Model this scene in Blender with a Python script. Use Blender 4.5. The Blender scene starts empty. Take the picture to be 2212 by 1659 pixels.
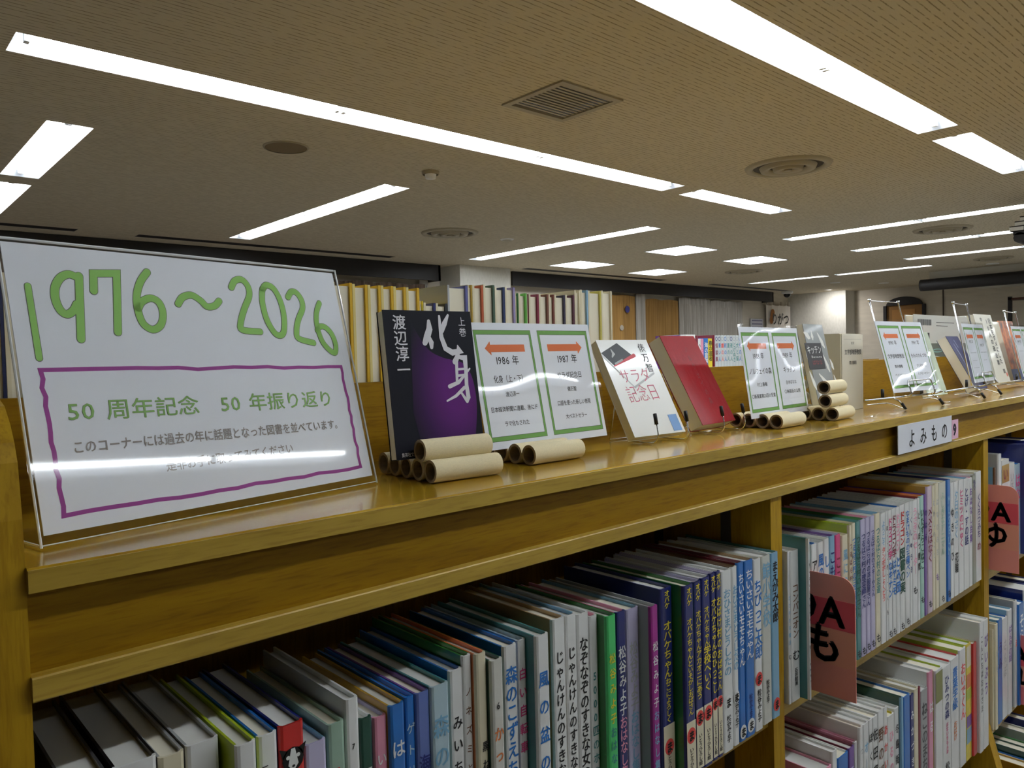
import bpy, math, random
from mathutils import Matrix, Vector
random.seed(7)

# ------------------------------------------------------------------ camera
F_PX, CX, CY = 1642.64, 1106.0, 829.5
YAW, PITCH, ROLL = 0.737091, -0.0315376, -0.0255265
ZC = 1.42                                   # camera height above the floor
fw = Vector((math.sin(YAW)*math.cos(PITCH), math.cos(YAW)*math.cos(PITCH), math.sin(PITCH)))
r0 = Vector((math.cos(YAW), -math.sin(YAW), 0)); u0 = r0.cross(fw)
rt = r0*math.cos(ROLL) + u0*math.sin(ROLL); up = -r0*math.sin(ROLL) + u0*math.cos(ROLL)
CAM = Vector((0, 0, ZC))
scene = bpy.context.scene
C = scene.collection
cd = bpy.data.cameras.new('camera'); cam = bpy.data.objects.new('camera', cd); C.objects.link(cam)
cd.sensor_width = 36; cd.lens = 36*F_PX/2212; cd.clip_start = .01; cd.clip_end = 100
m = Matrix((rt, up, -fw)).transposed().to_4x4(); m.translation = CAM
cam.matrix_world = m
scene.camera = cam
# ------------------------------------------------------------------ world, exposure
w = bpy.data.worlds.new('world'); scene.world = w; w.use_nodes = True
w.node_tree.nodes['Background'].inputs[0].default_value = (.02, .02, .02, 1)
w.node_tree.nodes['Background'].inputs[1].default_value = 1
vs = scene.view_settings
vs.view_transform = 'Standard'; vs.look = 'None'; vs.gamma = 1; vs.use_curve_mapping = False
vs.exposure = 1.05
scene.cycles.use_denoising = True
scene.cycles.max_bounces = 8; scene.cycles.transparent_max_bounces = 12
TUBE_W = 28.0                               # emission of the fluorescent tubes

# ------------------------------------------------------------------ pixel -> direction helpers (frame 2212 x 1659)
def ray(px, py): return fw + rt*((px-CX)/F_PX) - up*((py-CY)/F_PX)
def onz(px, py, z):
    d = ray(px, py); return CAM + d*((z-ZC)/d.z)
def ony(px, py, y):
    d = ray(px, py); return CAM + d*(y/d.y)
def onx(px, py, x):
    d = ray(px, py); return CAM + d*(x/d.x)

# ------------------------------------------------------------------ materials
def lin(c): return c/12.92 if c <= .04045 else ((c+.055)/1.055)**2.4
def rgb(c): return tuple(lin(v/255) for v in c) + (1,)
PAL = dict(white=(226,228,226), cream=(222,214,184), grey=(165,168,168), black=(22,22,26), navy=(24,36,110), blue=(28,110,190),
    skyblue=(120,170,200), paleblue=(170,195,205), teal=(60,130,130), green=(40,120,50), brightgreen=(70,200,110), darkgreen=(25,75,60),
    mint=(160,205,190), lime=(170,190,40), yellow=(225,205,50), ochre=(180,140,40), orange=(215,120,60), red=(200,40,35), coral=(225,75,70), maroon=(120,25,50),
    pink=(225,150,175), hotpink=(205,60,120), magenta=(160,30,140), purple=(110,70,150), lavender=(190,185,215), brown=(110,75,50), tan=(180,150,105),
    sage=(150,180,160), paper=(232,226,205), darkgrey=(70,70,72))
MATS = {}
def mat(col, rough=.5, coat=0.0, metal=0.0, key=None, spec=.5):
    if isinstance(col, str): col = PAL[col]
    k = (tuple(col), rough, coat, metal, spec)
    if k in MATS: return MATS[k]
    mt = bpy.data.materials.new('mat_%d' % len(MATS)); mt.use_nodes = True
    b = mt.node_tree.nodes['Principled BSDF']
    b.inputs['Base Color'].default_value = rgb(col); b.inputs['Roughness'].default_value = rough
    b.inputs['Metallic'].default_value = metal; b.inputs['Specular IOR Level'].default_value = spec
    if coat: b.inputs['Coat Weight'].default_value = coat; b.inputs['Coat Roughness'].default_value = .06
    MATS[k] = mt; return mt
def node_mat(name):
    mt = bpy.data.materials.new(name); mt.use_nodes = True
    nt = mt.node_tree; return mt, nt, nt.nodes['Principled BSDF']
def ramp(nt, stops):
    r = nt.nodes.new('ShaderNodeValToRGB'); e = r.color_ramp.elements
    while len(e) < len(stops): e.new(.5)
    for i, (p, c) in enumerate(stops): e[i].position = p; e[i].color = rgb(c)
    return r
def wood(name, dark, light, scale, rough=.3, coat=.25, spec=.5):
    mt, nt, b = node_mat(name); L = nt.links.new
    tc = nt.nodes.new('ShaderNodeTexCoord'); mp = nt.nodes.new('ShaderNodeMapping'); mp.inputs['Scale'].default_value = scale
    L(tc.outputs['Object'], mp.inputs[0])
    n = nt.nodes.new('ShaderNodeTexNoise'); n.inputs['Scale'].default_value = 9; n.inputs['Detail'].default_value = 6; n.inputs['Roughness'].default_value = .65
    L(mp.outputs[0], n.inputs[0])
    r = ramp(nt, [(.3, dark), (.62, light)]); L(n.outputs['Fac'], r.inputs[0])
    n2 = nt.nodes.new('ShaderNodeTexNoise'); n2.inputs['Scale'].default_value = 60; n2.inputs['Detail'].default_value = 3
    L(mp.outputs[0], n2.inputs[0])
    mx = nt.nodes.new('ShaderNodeMix'); mx.data_type = 'RGBA'; mx.blend_type = 'MULTIPLY'
    r2 = ramp(nt, [(.32, (226, 216, 198)), (.5, (255, 255, 255))]); L(n2.outputs['Fac'], r2.inputs[0])
    mx.inputs[0].default_value = .8; L(r.outputs[0], mx.inputs[6]); L(r2.outputs[0], mx.inputs[7])
    L(mx.outputs[2], b.inputs['Base Color'])
    bp = nt.nodes.new('ShaderNodeBump'); bp.inputs['Strength'].default_value = .06; bp.inputs['Distance'].default_value = .001
    L(n2.outputs['Fac'], bp.inputs['Height']); L(bp.outputs[0], b.inputs['Normal'])
    b.inputs['Roughness'].default_value = rough; b.inputs['Specular IOR Level'].default_value = spec; b.inputs['Coat Weight'].default_value = coat; b.inputs['Coat Roughness'].default_value = .12
    return mt
M_BOARD = wood('wood_board', (150, 114, 16), (182, 146, 34), (.5, 6, 6), .22, .6)
M_EDGE = wood('wood_edge', (164, 133, 40), (184, 153, 56), (.5, 6, 6), .4, .2)
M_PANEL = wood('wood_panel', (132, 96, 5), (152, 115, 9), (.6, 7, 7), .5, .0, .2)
M_UPR = wood('wood_upright', (156, 117, 12), (180, 142, 24), (6, 6, .5), .5, .0, .25)

def ceiling_mat():
    mt, nt, b = node_mat('ceiling_board'); L = nt.links.new
    tc = nt.nodes.new('ShaderNodeTexCoord'); mp = nt.nodes.new('ShaderNodeMapping'); mp.inputs['Scale'].default_value = (1, 1, 1)
    L(tc.outputs['Object'], mp.inputs[0])
    wv = nt.nodes.new('ShaderNodeTexWave'); wv.bands_direction = 'Y'; wv.inputs['Scale'].default_value = 13; wv.inputs['Distortion'].default_value = .6
    wv.inputs['Detail'].default_value = 3; wv.inputs['Detail Scale'].default_value = 6; L(mp.outputs[0], wv.inputs[0])
    mp2 = nt.nodes.new('ShaderNodeMapping'); mp2.inputs['Scale'].default_value = (14, 60, 1); L(tc.outputs['Object'], mp2.inputs[0])
    n = nt.nodes.new('ShaderNodeTexNoise'); n.inputs['Scale'].default_value = 1.5; n.inputs['Detail'].default_value = 2; L(mp2.outputs[0], n.inputs[0])
    r = ramp(nt, [(.0, (152, 139, 112)), (.16, (212, 202, 180))]); L(wv.outputs['Fac'], r.inputs[0])
    mx = nt.nodes.new('ShaderNodeMix'); mx.data_type = 'RGBA'; mx.inputs[7].default_value = rgb((212, 202, 180))
    r3 = ramp(nt, [(.45, (0, 0, 0)), (.6, (255, 255, 255))]); L(n.outputs['Fac'], r3.inputs[0])
    L(r3.outputs[0], mx.inputs[0]); L(r.outputs[0], mx.inputs[6]); L(mx.outputs[2], b.inputs['Base Color'])
    b.inputs['Roughness'].default_value = .9; b.inputs['Specular IOR Level'].default_value = .1
    return mt
M_CEIL = ceiling_mat()
def plaster(name, col):
    mt, nt, b = node_mat(name); L = nt.links.new
    n = nt.nodes.new('ShaderNodeTexNoise'); n.inputs['Scale'].default_value = 40
    r = ramp(nt, [(.3, tuple(int(v*.95) for v in col)), (.7, col)]); L(n.outputs['Fac'], r.inputs[0]); L(r.outputs[0], b.inputs['Base Color'])
    b.inputs['Roughness'].default_value = .85; return mt
M_WALL = plaster('wall_plaster', (214, 206, 190)); M_WALL2 = plaster('pillar_plaster', (216, 214, 205)); M_FLOOR = plaster('floor_carpet', (128, 124, 116))
M_DARK = mat((30, 27, 27), .6); M_WHITE = mat((240, 240, 238), .5)
M_CHROME = mat((210, 212, 215), .12, 0, 1.0); M_RUB = mat((14, 14, 15), .5)
M_REFL = mat((200, 203, 207), .6)
def emit(name, col, s):
    mt = bpy.data.materials.new(name); mt.use_nodes = True; nt = mt.node_tree; nt.nodes.clear()
    o = nt.nodes.new('ShaderNodeOutputMaterial'); e = nt.nodes.new('ShaderNodeEmission')
    e.inputs[0].default_value = col; e.inputs[1].default_value = s; nt.links.new(e.outputs[0], o.inputs[0]); return mt
M_TUBE = emit('fluorescent_tube', (.90, .955, 1, 1), TUBE_W)
M_TUBE_DIM = emit('dimmed_fluorescent_tube', (.90, .955, 1, 1), TUBE_W*.45)  # unseen rear row, output turned down to deepen shadows on the book tops
M_PANELLIGHT = emit('light_diffuser', (.92, .96, 1, 1), 7.0)
def clear_mat(name, tint=(.995, .998, .998, 1), rough=.035, bump=0.0):
    """thin clear sheet: transparent with a fresnel-weighted mirror reflection"""
    mt = bpy.data.materials.new(name); mt.use_nodes = True; nt = mt.node_tree; nt.nodes.clear(); L = nt.links.new
    o = nt.nodes.new('ShaderNodeOutputMaterial'); t = nt.nodes.new('ShaderNodeBsdfTransparent'); t.inputs[0].default_value = tint
    g = nt.nodes.new('ShaderNodeBsdfGlossy'); g.inputs['Roughness'].default_value = rough
    lw = nt.nodes.new('ShaderNodeLayerWeight'); pw = nt.nodes.new('ShaderNodeMath'); pw.operation = 'POWER'; pw.inputs[1].default_value = 5
    f = nt.nodes.new('ShaderNodeMath'); f.operation = 'MULTIPLY_ADD'; f.inputs[1].default_value = .96; f.inputs[2].default_value = .04
    L(lw.outputs['Facing'], pw.inputs[0]); L(pw.outputs[0], f.inputs[0])
    mx = nt.nodes.new('ShaderNodeMixShader'); L(f.outputs[0], mx.inputs[0]); L(t.outputs[0], mx.inputs[1]); L(g.outputs[0], mx.inputs[2]); L(mx.outputs[0], o.inputs[0])
    if bump:
        tc = nt.nodes.new('ShaderNodeTexCoord'); n = nt.nodes.new('ShaderNodeTexNoise'); n.inputs['Scale'].default_value = 9; n.inputs['Detail'].default_value = .5
        bp = nt.nodes.new('ShaderNodeBump'); bp.inputs['Strength'].default_value = bump; bp.inputs['Distance'].default_value = .01
        L(tc.outputs['Object'], n.inputs[0]); L(n.outputs['Fac'], bp.inputs['Height']); L(bp.outputs[0], g.inputs['Normal']); L(bp.outputs[0], lw.inputs['Normal'])
    return mt
M_ACRYL = clear_mat('acrylic'); M_LAMI = clear_mat('laminate_film', rough=.03, bump=.1)
M_PAPER = mat((240, 243, 250), .7); M_TUBEP = plaster('kraft_paper', (234, 220, 180)); M_TUBEIN = mat((150, 132, 104), .9)
M_PAGES = mat('paper', .85)
M_WHITEPAGES = mat((214, 214, 208), .85)

# ------------------------------------------------------------------ mesh helpers
class MB:
    def __init__(s): s.v = []; s.f = []
    def add(s, vs, fs):
        n = len(s.v); s.v += [tuple(p) for p in vs]; s.f += [tuple(i+n for i in f) for f in fs]; return s
    def box(s, a, b):
        (x0, y0, z0), (x1, y1, z1) = a, b
        return s.add([(x0,y0,z0),(x1,y0,z0),(x1,y1,z0),(x0,y1,z0),(x0,y0,z1),(x1,y0,z1),(x1,y1,z1),(x0,y1,z1)],
            [(0,3,2,1),(4,5,6,7),(0,1,5,4),(1,2,6,5),(2,3,7,6),(3,0,4,7)])
    def bbox(s, a, b, r=.002):
        """box with chamfered long edges along x"""
        (x0, y0, z0), (x1, y1, z1) = a, b
        p = [(y0+r,z0),(y1-r,z0),(y1,z0+r),(y1,z1-r),(y1-r,z1),(y0+r,z1),(y0,z1-r),(y0,z0+r)]
        return s.extr([(x0,)+q for q in p], (x1-x0, 0, 0))
    def extr(s, poly, d):
        n = len(poly); top = [tuple(a+b for a, b in zip(p, d)) for p in poly]
        return s.add(list(poly)+top, [tuple(range(n))[::-1], tuple(range(n, 2*n))]+[(i,(i+1)%n,n+(i+1)%n,n+i) for i in range(n)])
    def quad(s, *p): return s.add(p, [tuple(range(len(p)))])
    def tube(s, pts, r, seg=8, caps=True):
        pts = [Vector(p) for p in pts]; rings = []; base = len(s.v); prev = None
        for i, p in enumerate(pts):
            t = (pts[min(i+1, len(pts)-1)]-pts[max(i-1, 0)]).normalized()
            if prev is None:
                a = Vector((0, 0, 1)) if abs(t.z) < .9 else Vector((1, 0, 0)); prev = t.cross(a).normalized()
            n = (prev-t*prev.dot(t)).normalized(); prev = n; b = t.cross(n)
            rr = r[i] if isinstance(r, (list, tuple)) else r
            s.v += [tuple(p+(n*math.cos(2*math.pi*k/seg)+b*math.sin(2*math.pi*k/seg))*rr) for k in range(seg)]
        for i in range(len(pts)-1):
            for k in range(seg):
                a = base+i*seg+k; c = base+i*seg+(k+1) % seg; s.f.append((a, c, c+seg, a+seg))
        if caps:
            s.f.append(tuple(range(base, base+seg))[::-1]); e = base+(len(pts)-1)*seg; s.f.append(tuple(range(e, e+seg)))
        return s
    def lathe(s, prof, c=(0, 0, 0), seg=32, sx=1):
        base = len(s.v)
        for r, z in prof: s.v += [(c[0]+r*math.cos(2*math.pi*k/seg)*sx, c[1]+r*math.sin(2*math.pi*k/seg), c[2]+z) for k in range(seg)]
        for i in range(len(prof)-1):
            for k in range(seg):
                a = base+i*seg+k; b = base+i*seg+(k+1) % seg; s.f.append((a, b, b+seg, a+seg))
        return s
    def ribbon(s, pts, w, y, closed=False):
        """flat mitred stroke in the local xz plane with round ends"""
        pts = [Vector((p[0], p[1])) for p in pts]; n = len(pts); s.k = getattr(s, 'k', -1)+1; y -= 8e-6*s.k
        ws = w if isinstance(w, (list, tuple)) else [w]*n; base = len(s.v)
        for i, p in enumerate(pts):
            a = pts[(i-1) % n] if closed or i else None; b = pts[(i+1) % n] if closed or i < n-1 else None
            d0 = (p-a).normalized() if a is not None else (b-p).normalized(); d1 = (b-p).normalized() if b is not None else d0
            t = (d0+d1); t = t.normalized() if t.length > 1e-6 else d1
            nr = Vector((-t.y, t.x)); c = max(.5, abs(nr.dot(Vector((-d1.y, d1.x))))); h = ws[i]/2/c
            s.v += [(p.x+nr.x*h, y, p.y+nr.y*h), (p.x-nr.x*h, y, p.y-nr.y*h)]
        for i in range(n if closed else n-1):
            j = (i+1) % n; s.f.append((base+2*i, base+2*i+1, base+2*j+1, base+2*j))
        if not closed:
            for p, q, ww in ((pts[0], pts[1], ws[0]), (pts[-1], pts[-2], ws[-1])):
                d = (p-q).normalized(); nr = Vector((-d.y, d.x))
                s.quad(*[((p+(nr*math.cos(k*math.pi/8)+d*math.sin(k*math.pi/8))*ww/2).x, y, (p+(nr*math.cos(k*math.pi/8)+d*math.sin(k*math.pi/8))*ww/2).y) for k in range(9)])
        return s
    def build(s, name, mt, parent=None, smooth=False):
        me = bpy.data.meshes.new(name); me.from_pydata(s.v, [], s.f); me.update()
        if mt: me.materials.append(mt)
        if smooth: me.shade_smooth()
        o = bpy.data.objects.new(name, me); C.objects.link(o)
        if parent: o.parent = parent
        return o
def tag(o, label, cat, group=None, kind=None):
    o['label'] = label
    if cat: o['category'] = cat
    if group: o['group'] = group
    if kind: o['kind'] = kind
    return o
def struct(o, label=None):
    o['kind'] = 'structure'
    if label: o['label'] = label
    return o
def thing(name, label, cat, loc=(0, 0, 0), rot=(0, 0, 0), group=None):
    o = bpy.data.objects.new(name, None); o.empty_display_size = .05; C.objects.link(o)
    o.location = loc; o.rotation_euler = rot; return tag(o, label, cat, group)
def xform(loc, rot):
    from mathutils import Euler
    return Matrix.Translation(loc) @ Euler(rot).to_matrix().to_4x4()
ORD = ['', 'first', 'second', 'third', 'fourth', 'fifth', 'sixth', 'seventh', 'eighth', 'ninth', 'tenth', 'eleventh', 'twelfth', 'thirteenth', 'fourteenth', 'fifteenth',
    'sixteenth', 'seventeenth', 'eighteenth', 'nineteenth']
def ordn(n):
    if n < 20: return ORD[n]
    t = {2: 'twent', 3: 'thirt', 4: 'fort', 5: 'fift'}[n//10]
    return t+'ieth' if n % 10 == 0 else t+'y-'+ORD[n % 10]

# ------------------------------------------------------------------ glyphs (built-in font, as meshes)
gs = bpy.data.scenes.new('glyph_scene'); gcu = bpy.data.curves.new('glyph', 'FONT'); gob = bpy.data.objects.new('glyph', gcu); gs.collection.objects.link(gob)
gcu.resolution_u = 2
GL = {}
def glyph(ch, off=0.0):
    k = (ch, off)
    if k not in GL:
        if ch in ' \u3000': GL[k] = ([], [], .35 if ch == ' ' else 1.0); return GL[k]
        gcu.body = ch; gcu.offset = off
        with bpy.context.temp_override(scene=gs, view_layer=gs.view_layers[0]):
            dg = bpy.context.evaluated_depsgraph_get(); dg.update()
            me = bpy.data.meshes.new_from_object(gob.evaluated_get(dg))
        v = [(p.co.x, p.co.y) for p in me.vertices]; f = [tuple(p.vertices) for p in me.polygons]
        bpy.data.meshes.remove(me)
        adv = 1.0 if ord(ch) > 0x2000 else (max(p[0] for p in v)+.1 if v else .5)
        GL[k] = (v, f, adv)
    return GL[k]
def put(mb, ch, x, z, sx, sz, y, off=0.0, ang=0.0):
    v, f, a = glyph(ch, min(off, 0.0)); c, s_ = math.cos(ang), math.sin(ang)
    for q, (dx, dz) in enumerate(((-off, -off*.5), (off, -off*.5), (0, off), (0, -off)) if off > 0 else ((0, 0),)):   # bold: overprinted copies
        mb.add([(x+(px+dx)*sx*c-(pz+dz)*sz*s_, y-q*1.2e-5, z+(px+dx)*sx*s_+(pz+dz)*sz*c) for px, pz in v], f)
    return a
def hline(mb, txt, p0, p1, size, y, off=0.0):
    """text along the baseline p0 -> p1 in the local xz plane"""
    adv = sum(glyph(c, min(off, 0.0))[2] for c in txt); d = Vector(p1)-Vector(p0); sx = d.length/adv; a = math.atan2(d.y, d.x); x = 0
    for c in txt:
        put(mb, c, p0[0]+math.cos(a)*x*sx, p0[1]+math.sin(a)*x*sx, sx, size, y, off, a); x += glyph(c, min(off, 0.0))[2]
VERT = {'ー': '｜', '（': '︵', '）': '︶', '〜': '｜'}
def vline(mb, txt, xc, z0, z1, size, y, off=0.0, xs=None):
    n = len(txt); step = (z0-z1)/n
    for i, c in enumerate(txt):
        c = VERT.get(c, c)
        if c == ' ': continue
        a = glyph(c, min(off, 0.0))[2]; sx = xs or size
        put(mb, c, xc-a*sx*.5, z0-step*(i+.5)-size*.38, sx, size, y, off)

# ------------------------------------------------------------------ room
CEIL = ZC+1.12; YB = 7.32; XR = 14.3; XL = -3.2; YF_ = -5.2
LIGHTS = []   # (x0, x1, y0, y1, along, tubes, label)
rowA = [(.52, 4.27, 3), (4.47, 5.71, 1)]
for (yc, nm) in ((3.05, 'beyond the first bookcase'), (1.42, 'over the first bookcase'), (-.21, 'above the reader'), (-2.22, 'behind the reader')):
    for (a, b, n) in rowA:
        LIGHTS.append((a, b, yc-.095, yc+.095, 'x', n, ('long three-tube' if n == 3 else 'short one-tube')+' recessed ceiling light running '+nm))
LIGHTS += [(.79, .98, 3.91, 5.12, 'y', 1, 'short ceiling light at far left, nearer of two in line'), (.79, .98, 5.32, 6.53, 'y', 1, 'short ceiling light at left edge, farther of two in line'),
    (2.66, 2.85, 4.07, 6.53, 'y', 2, 'two-tube ceiling light pointing away, above the green date sign'), (5.32, 5.51, 4.07, 6.53, 'y', 2, 'two-tube ceiling light pointing away, just before the white pillar')]
for x, y1, d in ((7.05, 3.76, 'nearest'), (8.52, 3.74, 'middle'), (9.9, 3.7, 'farthest')):
    LIGHTS.append((x, x+.19, y1-1.23, y1, 'y', 1, d+' of three parallel far right light strips, left segment'))
    LIGHTS.append((x, x+.19, y1-2.48, y1-1.24, 'y', 1, d+' of three parallel far right light strips, right segment'))
    LIGHTS.append((x, x+.19, y1-5.2, y1-2.7, 'y', 2, d+' of three parallel far right light strips, segment past the frame'))
    LIGHTS.append((x, x+.19, y1-7.9, y1-5.4, 'y', 2, d+' of three parallel far right light strips, segment near the front wall'))
LIGHTS += [(10.95, 11.12, 3.77, 5.05, 'y', 1, 'thin farthest ceiling light strip, right half'), (10.95, 11.12, 5.19, 6.44, 'y', 1, 'thin farthest ceiling light strip, left half')]
SQ = [(6.55, 7.13, 4.52, 5.07, 'nearest left square ceiling light panel of the four'), (8.02, 8.65, 4.53, 5.05, 'right square ceiling light panel of the four'),
      (6.5, 7.13, 5.94, 6.46, 'left square ceiling light panel of the four'), (8.0, 8.62, 5.94, 6.48, 'farthest square ceiling light panel of the four')]
VENT = (2.28, 2.60, 2.16, 2.47)
SLOTS = [(-2.6, 1.55), (2.0, 4.53), (6.45, 9.28), (10.5, 13.0)]
holes = [l[:4] for l in LIGHTS]+[q[:4] for q in SQ]+[VENT]+[(a, b, 6.76, 6.89) for a, b in SLOTS]
xs = sorted({XL, XR+.6}|{h[0] for h in holes}|{h[1] for h in holes}); ys = sorted({YF_, YB+.2}|{h[2] for h in holes}|{h[3] for h in holes})
cb = MB()
for i in range(len(xs)-1):
    run = None
    for j in range(len(ys)-1):
        cx_, cy_ = (xs[i]+xs[i+1])/2, (ys[j]+ys[j+1])/2
        solid = not any(h[0] < cx_ < h[1] and h[2] < cy_ < h[3] for h in holes)
        if solid and run is None: run = ys[j]
        if (not solid or j == len(ys)-2) and run is not None:
            e = ys[j+1] if solid else ys[j]
            cb.quad((xs[i], run, CEIL), (xs[i], e, CEIL), (xs[i+1], e, CEIL), (xs[i+1], run, CEIL)); run = None
struct(cb.build('ceiling', M_CEIL), 'beige ribbed ceiling')
struct(MB().box((XL, YF_, -.05), (XR+.6, YB+.2, 0)).build('floor', M_FLOOR), 'brown carpeted floor')
struct(MB().box((XL, YB, 0), (XR+.6, YB+.15, CEIL)).build('wall_back', M_WALL), 'beige wall behind the curtains')
struct(MB().box((XL-.1, YF_, 0), (XL, YB, CEIL)).build('wall_left', M_WALL), 'beige wall')
struct(MB().box((XL, YF_-.1, 0), (XR+.6, YF_, CEIL)).build('wall_front', M_WALL), 'beige wall')
struct(MB().box((XR, YF_, 0), (XR+.1, YB, CEIL)).build('wall_right', M_WALL), 'beige far right wall')
struct(MB().box((13.92, 6.2, 0), (XR, YB, CEIL)).build('wall_pilaster', M_WALL2), 'white projecting wall lit from above')
struct(MB().box((5.52, 6.93, 0), (6.31, YB, CEIL)).build('wall_column', M_WALL2), 'square white column')
# lowered bulkhead over the far counter
struct(MB().box((11.95, -3, ZC+.98), (XR, 4.1, CEIL-.001)).build('wall_bulkhead', M_WALL2), 'lowered beige ceiling section')
bm_ = MB(); bm_.tube([(11.9, 4.2, ZC+.93), (11.9, 4.16, ZC+.93), (11.9, -3, ZC+.93)], .085, 14); struct(bm_.build('trim_1', M_DARK, None, True), 'dark rounded beam under the lowered ceiling')
struct(MB().box((14.28, 4.68, .2), (14.3, 4.695, CEIL)).build('trim_2', mat((70, 60, 52), .8)), 'thin dark upright strip on far wall')
# dark curtain boxes
struct(MB().box((XL, 7.1, CEIL-.18), (5.37, 7.13, CEIL-.002)).box((5.34, 7.1, CEIL-.18), (5.37, YB, CEIL-.002)).build('trim_3', M_DARK), 'dark curtain box left of the column')
struct(MB().box((6.5, 7.1, CEIL-.18), (12.97, 7.13, CEIL-.002)).box((12.94, 7.1, CEIL-.18), (12.97, YB, CEIL-.002)).build('trim_4', M_DARK), 'dark curtain box right of the column')
for k, (a, b) in enumerate(SLOTS):
    o = MB().box((a, 6.76, CEIL+.001), (b, 6.89, CEIL+.05)).build('air_slot', M_DARK)
    tag(o, ['dark linear air slot in ceiling at left edge', 'dark linear air slot above the green date sign', 'dark linear air slot right of white column', 'dark linear air slot near hanging scroll'][k], 'air vent', 'ceiling air slots')

# ------------------------------------------------------------------ ceiling fixtures
def trough(t, L, W, n, lamp=None):
    """recessed reflector trough along local x, opening at z = 0, centred in y"""
    h = .085; ti = .05; e = .06; mb = MB()
    o = [(0, -W/2), (L, -W/2), (L, W/2), (0, W/2)]; i = [(e, -ti), (L-e, -ti), (L-e, ti), (e, ti)]
    vs_ = [(x, y, 0) for x, y in o]+[(x, y, h) for x, y in i]
    mb.add(vs_, [(0, 1, 5, 4), (1, 2, 6, 5), (2, 3, 7, 6), (3, 0, 4, 7), (4, 5, 6, 7)])
    # outer shell keeps light in
    mb.add([(0, -W/2, .001), (L, -W/2, .001), (L, W/2, .001), (0, W/2, .001), (0, -W/2, .1), (L, -W/2, .1), (L, W/2, .1), (0, W/2, .1)],
        [(0, 1, 5, 4), (1, 2, 6, 5), (2, 3, 7, 6), (3, 0, 4, 7), (4, 5, 6, 7)])
    mb.build('reflector', M_REFL, t)
    for k in range(n):
        a = L/n*k+(.05 if k == 0 else .02); b = L/n*(k+1)-(.05 if k == n-1 else .02)
        MB().tube([(a, 0, .027), (b, 0, .027)], .0163, 10).build('lamp_tube', lamp or M_TUBE, t, True)
        for x in (a-.012, b-.004):
            MB().box((x, -.014, .008), (x+.016, .014, .085)).build('lamp_holder', M_WHITE, t)
for (x0, x1, y0, y1, al, n, lab) in LIGHTS:
    if al == 'x':
        t = thing('ceiling_light', lab, 'ceiling light', (x0, (y0+y1)/2, CEIL), (0, 0, 0), 'recessed fluorescent lights'); trough(t, x1-x0, y1-y0, n, M_TUBE_DIM if y0 < -2 else None)
    else:
        t = thing('ceiling_light', lab, 'ceiling light', ((x0+x1)/2, y0, CEIL), (0, 0, math.pi/2), 'recessed fluorescent lights'); trough(t, y1-y0, x1-x0, n)
for (x0, x1, y0, y1, lab) in SQ:
    t = thing('square_light', lab, 'ceiling light', (x0, y0, CEIL), (0, 0, 0), 'square light panels'); a, b = x1-x0, y1-y0
    MB().box((0, 0, .012), (a, b, .02)).build('diffuser', M_PANELLIGHT, t)
    f = MB()
    for p, q in (((0, 0), (a, .012)), ((0, b-.012), (a, b)), ((0, .012), (.012, b-.012)), ((a-.012, .012), (a, b-.012))): f.box((p[0], p[1], -.004), (q[0], q[1], .012))
    f.build('frame', M_REFL, t)
M_METAL = mat((172, 162, 138), .5); M_METALD = mat((70, 62, 50), .7)
def diffuser(x, y, r, lab):
    t = thing('air_diffuser', lab, 'air vent', (x, y, CEIL), (0, 0, 0), 'round ceiling diffusers')
    MB().lathe([(r, 0), (r*.97, -.012), (r*.84, -.016), (r*.80, -.004), (r*.8, 0)], seg=40).build('outer_ring', M_METAL, t, True)
    MB().lathe([(r*.8, -.002), (0.001, -.002)], seg=40).build('throat', M_METALD, t)
    MB().lathe([(r*.66, -.004), (r*.62, -.026), (r*.45, -.020), (r*.43, -.004)], seg=36).build('middle_cone', M_METAL, t, True)
    MB().lathe([(r*.36, -.004), (r*.33, -.03), (r*.14, -.024), (r*.12, -.004)], seg=30).build('inner_cone', M_METAL, t, True)
    MB().lathe([(r*.09, -.003), (r*.09, -.03), (.001, -.03)], seg=16).build('cap', M_METAL, t)
diffuser(4.34, 2.27, .25, 'large round ceiling air diffuser between the long lights'); diffuser(4.09, 5.26, .25, 'round ceiling air diffuser near the white column')
diffuser(7.8, 2.56, .25, 'round ceiling air diffuser between far right light strips'); diffuser(9.3, 5.52, .25, 'faint round ceiling diffuser behind the square panels'); diffuser(10.9, 3.0, .22, 'small far round diffuser close to dark beam')
t = thing('ceiling_speaker', 'round perforated speaker grille in ceiling above green sign', 'speaker', (1.81, 3.67, CEIL))
MB().lathe([(.115, 0), (.112, -.006), (.105, -.006)], seg=36).build('rim', M_METAL, t, True); MB().lathe([(.106, -.004), (.001, -.006)], seg=36).build('grille', mat((128, 112, 82), .8), t)
t = thing('smoke_detector', 'small round smoke detector on the ceiling', 'smoke detector', (2.70, 3.64, CEIL))
MB().lathe([(.052, 0), (.05, -.016), (.046, -.02)], seg=28).build('base', M_METAL, t, True); MB().lathe([(.034, -.018), (.03, -.042), (.001, -.046)], seg=24).build('sensor', M_WHITE, t, True)
t = thing('ceiling_downlight', 'small pale round ceiling fitting beside the far diffuser', 'downlight', (4.76, 5.26, CEIL))
MB().lathe([(.065, 0), (.06, -.006), (.045, -.008)], seg=28).build('rim', M_WHITE, t, True); MB().lathe([(.046, -.006), (.001, -.004)], seg=24).build('lens', M_METAL, t)
x0, x1, y0, y1 = VENT
t = thing('ceiling_vent', 'square louvred ceiling vent between two rows of lights', 'air vent', (x0, y0, CEIL)); a, b = x1-x0, y1-y0
f = MB()
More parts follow.
